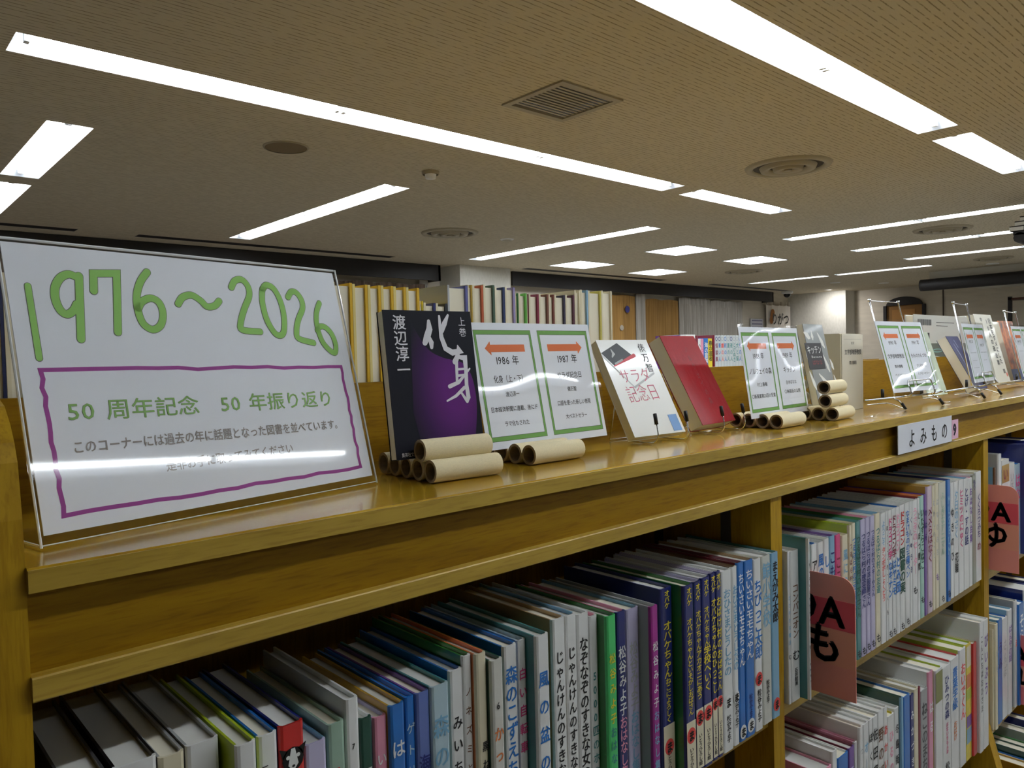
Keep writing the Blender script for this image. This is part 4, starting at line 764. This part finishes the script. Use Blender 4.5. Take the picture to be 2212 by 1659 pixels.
def tubestand(x, y0, nbase, upper, yaw, front, rest):
    """row of tubes on the board plus extra tubes at (dy, level)"""
    ty = math.tan(math.radians(yaw)); g = 'paper tubes: '+rest
    for k in range(nbase):
        paper_tube(x-ty*.0235*k, y0+.0232*k, TR, front if k == 0 else '%s paper tube from the front in the row ' % ordn(k+1)+rest, yaw, g)
    for dx, dy, z, lab in upper: paper_tube(x+dx-ty*dy, y0+dy, z, lab, yaw, g)
D2 = 2*TR+.0004
back = [(.012, .086+k*.0035, TR+D2*(k+1)-.0002, '%s paper tube from the bottom, upright stack propping the black and purple book' % ordn(k+1)) for k in range(3)]
tubestand(.434, .5995, 5, [(-.004, .0118, TR+.0196, 'upper front paper tube across the foot of the black and purple book')]+back, -4, 'lower front paper tube before the black and purple book', 'under the black and purple book')
tubestand(.580, .614, 4, [(.06, .083+k*.004, TR+D2*(k+1)-.0002, '%s paper tube from the bottom, stacked behind the first laminated sheet' % ordn(k+1)) for k in range(3)], 0, 'paper tube in front of the first laminated sheet', 'under the first laminated sheet')
tubestand(1.095, .598, 4, [(.085, .081+k*.004, TR+D2*(k+1)-.0002, '%s paper tube from the bottom, stacked behind the second laminated sheet' % ordn(k+1)) for k in range(3)], 2, 'paper tube in front of the second laminated sheet', 'under the second laminated sheet')
tubestand(1.272, .592, 5, [(-.012, .006, TR+D2, 'middle tube of the three stacked before the grey leaf-pattern book'), (-.012, .008, TR+D2*2, 'top tube of the three stacked before the grey leaf-pattern book')]+[(.02, .088+k*.004, TR+D2*(k+1)-.0002, '%s paper tube from the bottom, stacked behind the grey leaf-pattern book' % ordn(k+1)) for k in range(3)], 5, 'bottom tube of the three stacked before the grey leaf-pattern book', 'under the grey leaf-pattern book')

# --- display books
def display_book(label, pl, w_, h_, th, cover, pages=M_PAGES, spine=None, coat=.5, back=None, rough=.35, name='book'):
    t = thing(name, label, 'book', pl.loc, pl.rot)
    cm = cover if not isinstance(cover, (str, tuple)) else mat(cover, rough, coat)
    fc = MB().box((0, 0, 0), (w_, .0008, h_)).build('front_cover', cm, t)
    MB().box((.0008, .0008, .0008), (w_-.001, th-.0008, h_-.0008)).build('pages', pages, t)
    MB().box((0, th-.0008, 0), (w_, th, h_)).build('back_cover', back or cm, t)
    MB().box((w_-.001, .0008, 0), (w_, th-.0008, h_)).build('spine', spine or cm, t)
    return t, fc
# 1: black and purple
P = Plane((.413, .625, ZB+.0228), -5.2, 8.2)
def kpx(x, y): return P.px(700+.30132*x, 560+.30132*y)
t, fc = display_book('black paperback with purple shape and white calligraphy on tubes', P, .105, .15, .013, mat((22, 23, 34), .5, 0, 0, None, .2))
mt, nt, b = node_mat('purple_print'); L = nt.links.new; tc = nt.nodes.new('ShaderNodeTexCoord'); mp = nt.nodes.new('ShaderNodeMapping'); L(tc.outputs['Object'], mp.inputs[0])
mp.vector_type = 'TEXTURE'; mp.inputs['Location'].default_value = (.078, 0, .068); mp.inputs['Scale'].default_value = (.062, 1, .095)
gr = nt.nodes.new('ShaderNodeTexGradient'); gr.gradient_type = 'SPHERICAL'; L(mp.outputs[0], gr.inputs[0]); rp = ramp(nt, [(.0, (26, 27, 38)), (.3, (60, 27, 80)), (.75, (104, 38, 126))]); L(gr.outputs['Fac'], rp.inputs[0]); L(rp.outputs[0], b.inputs['Base Color']); b.inputs['Roughness'].default_value = .5; b.inputs['Specular IOR Level'].default_value = .2
out = smooth([kpx(*q) for q in [(618, 430), (660, 520), (745, 645), (850, 705), (990, 742), (1050, 820), (1085, 950), (1095, 1100), (1085, 1300)]])+[kpx(*q) for q in [(700, 1330), (640, 1100), (630, 800)]]
MB().quad(*[(x, -.0002, z) for x, z in out]).build('purple_shape', mt, fc)
M_INK = mat((228, 228, 234), .5)
mb = MB()
for st, wd in [([(748, 445), (754, 500), (738, 555), (722, 600)], [.003, .0055, .006, .0045]), ([(752, 560), (768, 598), (770, 632)], [.003, .0045, .003]), ([(823, 408), (830, 480), (840, 560), (870, 640), (920, 670), (975, 658), (955, 618)], [.002, .003, .004, .0045, .005, .0045, .001]), ([(885, 402), (862, 460), (842, 515)], [.002, .0045, .004]),
    ([(958, 690), (938, 735)], [.004, .005]), ([(962, 702), (1008, 706), (1016, 800), (1020, 900), (1034, 990), (1026, 1022)], [.003, .0045, .0035, .0035, .004, .002]), ([(948, 740), (952, 870)], [.003, .0025]), ([(955, 790), (1004, 786)], [.002, .002]), ([(955, 835), (1004, 830)], [.002, .002]),
    ([(900, 912), (965, 882), (1042, 785)], [.0035, .003, .0015]), ([(1005, 920), (945, 980), (882, 1016)], [.003, .0025, .0015]), ([(985, 960), (1025, 1018)], [.002, .003])]:
    q = [kpx(*p) for p in st]; mb.ribbon(q, [v*1.28 for v in wd], -.0004)
mb.build('title_calligraphy', M_INK, fc)
mb = MB(); a, b_ = kpx(540, 395), kpx(580, 850); vline(mb, '渡辺淳一', (a[0]+b_[0])/2-.001, a[1], b_[1], .0162, -.0004, .012, .0155)
a, b_ = kpx(985, 410), kpx(990, 560); vline(mb, '上巻', (a[0]+b_[0])/2, a[1], b_[1], .0105, -.0004, 0, .0095); hline(mb, '集英社文庫', kpx(558, 1420), kpx(668, 1408), .0045, -.0004); mb.build('lettering', M_INK, fc)
# 2: white book with a dark square and pink title on a wire stand
P = Plane((.800, .640, ZB+.0105), -4.0, 28.0)
t, fc = display_book('white paperback with dark diamond picture and pink title', P, .105, .150, .014, (228, 228, 222), coat=.3, rough=.35)
def spx(x, y): return P.px(1260+.28933*x, 640+.28933*y)
MB().quad(*[(q[0], -.0002, q[1]) for q in (spx(132, 425), spx(248, 350), spx(372, 448), spx(232, 520))]).build('picture', mat((34, 38, 42), .5), fc)
MB().ribbon([spx(205, 400), spx(225, 430), spx(215, 455)], [.002, .005, .002], -.0004).ribbon([spx(240, 505), spx(290, 475)], .003, -.0004).build('picture_figure', mat((170, 172, 170), .5), fc)
MB().ribbon([spx(232, 522), spx(378, 442)], [.002, .006], -.0003).build('red_scrawl', mat((214, 70, 80), .5), fc)
MB().ribbon([spx(140, 445), spx(385, 680)], .002, -.00025).ribbon([spx(385, 680), spx(525, 575)], .003, -.00025).build('printed_card_edge', mat((180, 182, 180), .5), fc)
mb = MB(); a, c_ = spx(422, 355), spx(498, 590); vline(mb, '俵万智', .0865, .1445, .0955, .0152, -.0004, 0, .0145); mb.build('author', M_RUB, fc)
mb = MB(); hline(mb, 'サラダ', (.018, .082), (.082, .084), .024, -.0004, -.012); hline(mb, '記念日', (.018, .052), (.084, .055), .028, -.0004, -.012); mb.build('title', mat((216, 96, 124), .5), fc)
MB().box((.082, -.0003, .003), (.1, 0, .028)).build('blue_label', mat((86, 140, 200), .4), fc)
# 3: red book
M_RED, nt, b = node_mat('worn_red_cover'); L = nt.links.new; b.inputs['Base Color'].default_value = rgb((158, 16, 28)); b.inputs['Roughness'].default_value = .36; b.inputs['Specular IOR Level'].default_value = .1
tc = nt.nodes.new('ShaderNodeTexCoord'); mp = nt.nodes.new('ShaderNodeMapping'); mp.inputs['Scale'].default_value = (1.6, 1, .7); L(tc.outputs['Object'], mp.inputs[0]); n_ = nt.nodes.new('ShaderNodeTexNoise'); n_.inputs['Scale'].default_value = 45; n_.inputs['Detail'].default_value = 3; L(mp.outputs[0], n_.inputs[0])
bp = nt.nodes.new('ShaderNodeBump'); bp.inputs['Strength'].default_value = .25; bp.inputs['Distance'].default_value = .003; L(n_.outputs['Fac'], bp.inputs['Height']); L(bp.outputs[0], b.inputs['Normal'])
P = Plane((.962, .642, ZB+.0145), 4.3, 28.0)
t, fc = display_book('thick red paperback with worn glossy cover on wire stand', P, .102, .153, .024, M_RED, back=mat((150, 14, 26), .4))
mb = MB(); vline(mb, 'ノルウェイの森', .056, .135, .03, .012, -.0003, 0, .010); mb.build('faint_title', mat((132, 20, 34), .4, .5), fc)
# 4: grey leaf pattern
P = Plane((1.326, .640, ZB+.0232), 7.3, 10.9)
t, fc = display_book('grey paperback with white leaf shapes and black title block', P, .105, .150, .013, (140, 145, 143), coat=.2)
def lpx(x, y): return P.px(1260+.28933*x, 640+.28933*y)
lf = MB()
for a, b2 in [((1645, 270), (1690, 310)), ((1700, 262), (1712, 320)), ((1745, 275), (1800, 380)), ((1790, 440), (1840, 560)), ((1840, 470), (1868, 540)), ((1690, 565), (1740, 690)), ((1760, 580), (1850, 690)), ((1870, 590), (1905, 690)), ((1760, 720), (1785, 760)), ((1660, 360), (1680, 480))]:
    p0, p1 = Vector(lpx(*a)), Vector(lpx(*b2)); lf.ribbon([p0, p0+(p1-p0)*.35, p0+(p1-p0)*.7, p1], [.003, .009, .013, .005], -.0002)
lf.build('leaf_shapes', mat((232, 233, 226), .5), fc)
q = [lpx(1633, 348), lpx(1752, 350), lpx(1826, 542), lpx(1706, 546)]; zt = (q[0][1]+q[1][1])/2; zl = (q[2][1]+q[3][1])/2; xl = (q[0][0]+q[3][0])/2; xr = (q[1][0]+q[2][0])/2
tb = MB().box((xl, -.0006, zl), (xr, 0, zt)).build('title_block', mat((28, 28, 32), .5), fc)
mb = MB(); hline(mb, 'キッチン', (xl+.005, zt-.019), (xr-.005, zt-.019), .017, -.0009, .01); hline(mb, 'Banana', (xl+.02, zt-.028), (xr-.008, zt-.028), .006, -.0009); mb.build('lettering', mat((230, 230, 228), .5), tb)
mb = MB(); hline(mb, 'ばなな', (xl+.02, zl+.009), (xr-.012, zl+.009), .010, -.0009); mb.build('author', mat((150, 40, 40), .5), tb)
# 5: cream boxed book
P = Plane((1.474, .668, ZB+.0005), 4, 0)
t = thing('book', 'thick cream hardcover in slipcase standing upright beside the tubes', 'book', P.loc, P.rot)
MB().bbox((0, 0, 0), (.118, .042, .153), .002).build('slipcase', mat((204, 196, 168), .5, .2), t)
MB().box((.004, -.0015, .0), (.118, 0, .152)).build('front_cover', mat((212, 206, 186), .45, .3), t)
mb = MB(); hline(mb, '文学部唯野教授', (.018, .112), (.108, .112), .0115, -.0018, .012); hline(mb, '筒井康隆', (.042, .092), (.082, .092), .008, -.0018, .005); hline(mb, '岩波', (.052, .132), (.07, .132), .006, -.0018); mb.build('lettering', mat((60, 58, 54), .6), t)
MB().ribbon([(.014, .142), (.108, .142), (.108, .02)], .0005, -.0018).build('printed_rule', mat((150, 146, 130), .6), t)

# --- laminated sheets
M_SG = mat((118, 172, 84), .7); M_OR = mat((226, 116, 62), .7); M_TXT = mat((46, 46, 50), .7); M_LINE = mat((70, 90, 60), .7)
def sheet(label, pl, w_, h_, left, right, frame=.0052, bow=.0022, ph=1.0):
    t = thing('laminated_sheet', label, 'sign', pl.loc, pl.rot, 'laminated year sheets')
    MB().box((.004, 0, .004), (w_-.004, .0004, h_-.004)).build('paper', M_PAPER, t)
    mb = MB(); nx, nz = 24, 18
    for i in range(nx+1):
        for j in range(nz+1):
            u, v = i/nx, j/nz
            mb.v.append((u*w_, -.0004-bow*(math.sin(math.pi*u)*.35+.28*(1+math.sin(2*math.pi*(u*1.1+v*.6)+ph))+.3*(1+math.sin(math.pi*(v*1.7-u*.5)+ph*2))), v*h_))
    mb.f = [(i*(nz+1)+j, (i+1)*(nz+1)+j, (i+1)*(nz+1)+j+1, i*(nz+1)+j+1) for i in range(nx) for j in range(nz)]
    mb.build('laminate_film', M_LAMI, t, True)
    bx = (w_-.008)/2; g = MB(); ln = MB(); ar = MB(); tx = MB()
    for k, lines in enumerate((left, right)):
        x0 = .004+k*bx+.006; x1 = .004+(k+1)*bx-.006; z0, z1 = .013, h_-.013
        for a, b in (((x0, z0), (x1, z0+frame)), ((x0, z1-frame), (x1, z1)), ((x0, z0+frame), (x0+frame*.62, z1-frame)), ((x1-frame*.62, z0+frame), (x1, z1-frame))): g.quad((a[0], -.0001, a[1]), (b[0], -.0001, a[1]), (b[0], -.0001, b[1]), (a[0], -.0001, b[1]))
        ln.ribbon([(x0, z0), (x1, z0), (x1, z1), (x0, z1)], .0005, -.00012, True); ln.ribbon([(x0+frame*.62, z0+frame), (x1-frame*.62, z0+frame), (x1-frame*.62, z1-frame), (x0+frame*.62, z1-frame)], .0005, -.00012, True)
        zc = z1-.022; xa, xb = x0+.014, x1-.014; s = 1 if k else -1; tip = xb if k else xa; tail = xa if k else xb; nk = tip-s*.009
        ar.quad((tail, -.0001, zc-.0045), (nk, -.0001, zc-.0045), (nk, -.0001, zc+.0045), (tail, -.0001, zc+.0045)); ar.quad((nk, -.0001, zc-.0085), (tip, -.0001, zc), (nk, -.0001, zc+.0085))
        c0 = (x0+x1)/2
        for (s_, z, size, wd) in lines:
            hline(tx, s_, (c0-wd/2, z*h_), (c0+wd/2, z*h_), size, -.00012, .008)
    g.build('green_frame', M_SG, t); ln.build('frame_outline', M_LINE, t); ar.build('arrow', M_OR, t); tx.build('lettering', M_TXT, t)
    return t
sheet('laminated sheet with two green frames, left of white display book', Plane((.546, .648, ZB+.0127), .9, 11.6), .216, .157,
  [('1986 年', .655, .0125, .038), ('化身（上・下）', .52, .0095, .052), ('渡辺淳一', .41, .0068, .022), ('日本経済新聞に連載、後にド', .30, .0068, .076), ('ラマ化もされた', .19, .0068, .04)],
  [('1987 年', .655, .0125, .038), ('サラダ記念日', .53, .0088, .046), ('俵万智', .42, .0068, .017), ('口語を使った新しい表現', .31, .0068, .062), ('大ベストセラー', .20, .0068, .04)], bow=.0009, ph=.4)
sheet('laminated sheet with two green frames, right of red book', Plane((1.063, .623, ZB+.0127), 2.8, 8.2), .216, .154,
  [('1988 年', .64, .0115, .038), ('ノルウェイの森', .48, .0115, .076), ('村上春樹', .35, .0072, .034), ('〇新風賞第23回の受賞', .23, .0072, .08)],
  [('1989 年', .64, .0115, .038), ('キッチン', .48, .0115, .046), ('吉本ばなな', .35, .0072, .04), ('〇映画版の公開', .25, .0072, .06)])
PS3 = Plane((1.553, .600, ZB+.0300), -3.6, 14.5)
sheet('laminated sheet with two green frames on nearer chrome stand', PS3, .214, .156,
  [('1990 年', .66, .0105, .036), ('文学部唯野教授', .48, .0098, .07), ('筒井康隆', .35, .0068, .034), ('ベストセラー', .24, .006, .05)],
  [('1991 年', .66, .0105, .036), ('もものかんづめ', .48, .0098, .072), ('さくらももこ', .35, .0068, .046), ('ミリオンセラー', .24, .006, .056)])
PS4 = Plane((1.975, .582, ZB+.0335), 3.9, 11.2)
sheet('laminated sheet with two green frames on farther chrome stand', PS4, .206, .150,
  [('1992 年', .66, .0095, .036), ('ーーー', .48, .0085, .05), ('ーーー', .36, .006, .04), ('ーーーー', .25, .005, .05)], [('1993 年', .6, .0095, .036), ('ーーーー', .48, .0098, .06), ('ーー', .36, .006, .034)])
PS5 = Plane((2.52, .62, ZB+.0300), 2, 12)
sheet('laminated sheet with two green frames cut by right edge', PS5, .214, .156, [('1994 年', .66, .0095, .036), ('ーーー', .48, .0085, .05)], [('1995 年', .66, .0095, .036), ('ーーー', .48, .0085, .05)])

# --- wire stands
def arc(p0, p1, p2, n=6): return [tuple((1-u)**2*a+2*u*(1-u)*b+u*u*c for a, b, c in zip(p0, p1, p2)) for u in [k/n for k in range(n+1)]]
def hook_stand(label, pl, xs_, th, cat='book stand'):
    """chrome wire stand: J hooks in front with rubber tips, sloping back frame (panel-local x, world-up z)"""
    yaw = pl.rot[2]; t = thing('wire_stand', label, cat, (pl.loc.x, pl.loc.y, ZB+.0006), (0, 0, yaw), 'wire book stands'); tl = -pl.rot[0]; zl = pl.loc.z-ZB
    bx, bz = th*math.cos(tl), -th*math.sin(tl); wr = .0010
    mb = MB()
    for x in xs_:
        pts = [(x, bx+.012, .0014), (x, bx*.5, .0014), (x, 0, .0014)]+arc((x, -.010, .0014), (x, -.022, .0012), (x, -.023, .014))+[(x, -.0195, .033)]
        mb.tube(pts, wr, 8)
        MB().tube([(x, -.0205, .027), (x, -.0178, .041), (x, -.0177, .0415)], [.0026, .0026, .0018], 10).build('rubber_tip', M_RUB, t, True)
    a, b = xs_[0], xs_[-1]; y0_, z0_ = bx+.012, max(.0018, zl+bz-.002); s, c = math.sin(tl), math.cos(tl)
    up_ = [(a, y0_, z0_), (a, y0_+.10*s, z0_+.10*c), (b, y0_+.10*s, z0_+.10*c), (b, y0_, z0_)]
    mb.tube(up_, wr, 8); mb.tube([(a, y0_, z0_), (b, y0_, z0_)], wr, 8)
    mb.tube([(a, y0_+.06*s, z0_+.06*c), (a, y0_+.06*s+.012, .0014), (b, y0_+.06*s+.012, .0014), (b, y0_+.06*s, z0_+.06*c)], wr, 8)
    mb.build('wire_frame', M_CHROME, t, True)
hook_stand('chrome wire stand with black tips holding the white paperback', Plane((.800, .640, ZB+.0105), -4.0, 28), (.020, .083), .016)
hook_stand('chrome wire stand with black tips holding the red paperback', Plane((.962, .642, ZB+.0145), 4.3, 28), (.022, .088), .026)
def bar_stand(label, pl, w_, x_lo, x_hi):
    yaw = pl.rot[2]; tl = -pl.rot[0]; t = thing('sheet_stand', label, 'display stand', (pl.loc.x, pl.loc.y, ZB+.0004), (0, 0, yaw), 'chrome sheet stands'); s, c = math.sin(tl), math.cos(tl); zl = pl.loc.z-ZB
    wr = .0017; a, b = w_*.26, w_*.76
    MB().tube([(x_lo, .006, zl-.006), (x_hi-.012, .006, zl-.006)]+arc((x_hi-.012, .006, zl-.006), (x_hi, .0, zl-.005), (x_hi, -.008, zl-.001)), .0022, 10).build('base_bar', M_CHROME, t, True)
    MB().tube([(a, .006, zl-.006), (a, -.006, zl-.004)]+arc((a, -.008, zl-.003), (a, -.012, zl-.001), (a, -.009, zl+.006))+[(a, -.003, zl+.022), (a+.004, -.002, zl+.026), (b-.004, -.002, zl+.026), (b, -.003, zl+.022)]+arc((b, -.009, zl+.006), (b, -.012, zl-.001), (b, -.008, zl-.003))+[(b, .006, zl-.006)], wr, 8).build('front_loop', M_CHROME, t, True)
    hb = .196; y0_ = .014
    MB().tube([(a-.02, y0_, zl-.004), (a-.02, y0_+hb*s, zl+hb*c), (b+.0, y0_+hb*s, zl+hb*c), (b+.0, y0_, zl-.004)], wr, 8).build('back_loop', M_CHROME, t, True)
    for x in (a-.02, b): MB().tube([(x, y0_+hb*s, zl+hb*c-.001), (x, y0_+hb*s, zl+hb*c+.004)], .0032, 8).build('joint', M_CHROME, t, True)
    for x in (a-.045, b+.02):
        o = MB().tube([(x, .006, zl-.006), (x, -.006, zl-.012), (x, -.012, .010)], wr, 8); o.build('foot_wire', M_CHROME, t, True)
        MB().tube([(x, -.011, .014), (x+.002, -.018, .0015)], .003, 10).build('rubber_tip', M_RUB, t, True)
        MB().tube([(x-.03, .012, zl-.006), (x-.03, .012, zl+.012)], .0032, 10).build('rubber_cap', M_RUB, t, True)
    MB().tube([(a-.1, .03, .012), (a-.03, .026, .012)]+arc((a-.03, .026, .012), (a-.02, .018, .010), (a-.012, .004, .0016))+[(a-.006, 0, .0016)], .0012, 8).build('hook_wire', M_CHROME, t, True)
    MB().tube([(b+.04, .03, .012), (b+.07, .03, .012)]+arc((b+.07, .03, .012), (b+.08, .02, .010), (b+.09, .004, .0016))+[(b+.1, 0, .0016)], .0012, 8).build('hook_wire', M_CHROME, t, True)
bar_stand('chrome loop stand holding the nearer laminated sheet', PS3, .214, -.10, .205); bar_stand('chrome loop stand holding the farther laminated sheet', PS4, .206, -.22, .19); bar_stand('chrome loop stand partly out of frame at right', PS5, .214, -.15, .2)
# --- books behind the stands
P = Plane((1.80, .622, ZB+.015), -3, 17); t, fc = display_book('pale green paperback behind the nearer laminated sheet', P, .105, .150, .012, (186, 200, 172))
P = Plane((2.125, .622, ZB+.015), 3, 27); t, fc = display_book('navy paperback with thick cream page edge', P, .105, .152, .024, mat((36, 40, 92), .45, 0, 0, None, .2))
MB().ribbon([(.03, .13), (.034, .10), (.03, .07)], [.002, .006, .002], -.0003).ribbon([(.05, .14), (.052, .12)], .003, -.0003).build('printed_figures', mat((150, 160, 190), .5), fc)
P = Plane((2.240, .617, ZB+.026), -2.1, 14.6); t, fc = display_book('white book with bold black vertical title behind farther sheet', P, .128, .188, .016, (214, 210, 192), coat=.3)
mb = MB(); vline(mb, '日本をダメにした', .103, .178, .05, .016, -.0003, .02, .020); vline(mb, '10人の政治家', .08, .178, .045, .016, -.0003, .02, .020); mb.build('lettering', M_RUB, fc)
mb = MB(); vline(mb, '中', .045, .182, .165, .014, -.0003, .01, .016); mb.build('small_lettering', M_RUB, fc)
MB().box((.098, -.0003, .024), (.112, 0, .036)).build('printed_stamp', mat((110, 105, 95), .6), fc); MB().quad(*[(.118+.005*math.cos(k*.5236), -.0003, .02+.006*math.sin(k*.5236)) for k in range(12)]).build('red_seal', mat((200, 90, 70), .6), fc)
P = Plane((2.49, .668, ZB+.013), -3, 13); t, fc = display_book('plain cream book right of the bold black title', P, .112, .186, .02, (196, 188, 160))
P = Plane((2.62, .672, ZB+.013), 0, 12)
mt, nt, b = node_mat('painted_cover'); L = nt.links.new; tc = nt.nodes.new('ShaderNodeTexCoord'); n_ = nt.nodes.new('ShaderNodeTexNoise'); n_.inputs['Scale'].default_value = 26; n_.inputs['Detail'].default_value = 5; L(tc.outputs['Object'], n_.inputs[0])
rp = ramp(nt, [(.3, (60, 70, 70)), (.42, (150, 80, 40)), (.55, (206, 130, 80)), (.7, (170, 80, 50))]); L(n_.outputs['Fac'], rp.inputs[0]); L(rp.outputs[0], b.inputs['Base Color']); b.inputs['Roughness'].default_value = .4
t, fc = display_book('orange painted-cover book at right edge behind sheet', P, .15, .19, .012, mt)
MB().box((0, -.0003, 0), (.15, 0, .04)).build('blue_band', mat((60, 80, 130), .4), fc)
# --- crumpled bits of clear plastic on the board
for k, (px_, py_, lab) in enumerate(((1885, 903, 'crumpled clear plastic scrap beside cream boxed book'), (1938, 890, 'clear plastic scrap under the nearer chrome stand'))):
    q = onz(px_, py_, ZB); random.seed(11+k); mb = MB(); n = 6
    for i in range(n+1):
        for j in range(n+1): mb.v.append(((i/n-.5)*.05, (j/n-.5)*.018, .0008+random.random()*.006))
    mb.f = [(i*(n+1)+j, (i+1)*(n+1)+j, (i+1)*(n+1)+j+1, i*(n+1)+j+1) for i in range(n) for j in range(n)]
    o = mb.build('plastic_scrap', M_ACRYL); o.location = q; tag(o, lab, 'plastic')
# remove the glyph workbench
bpy.data.objects.remove(gob); bpy.data.scenes.remove(gs)
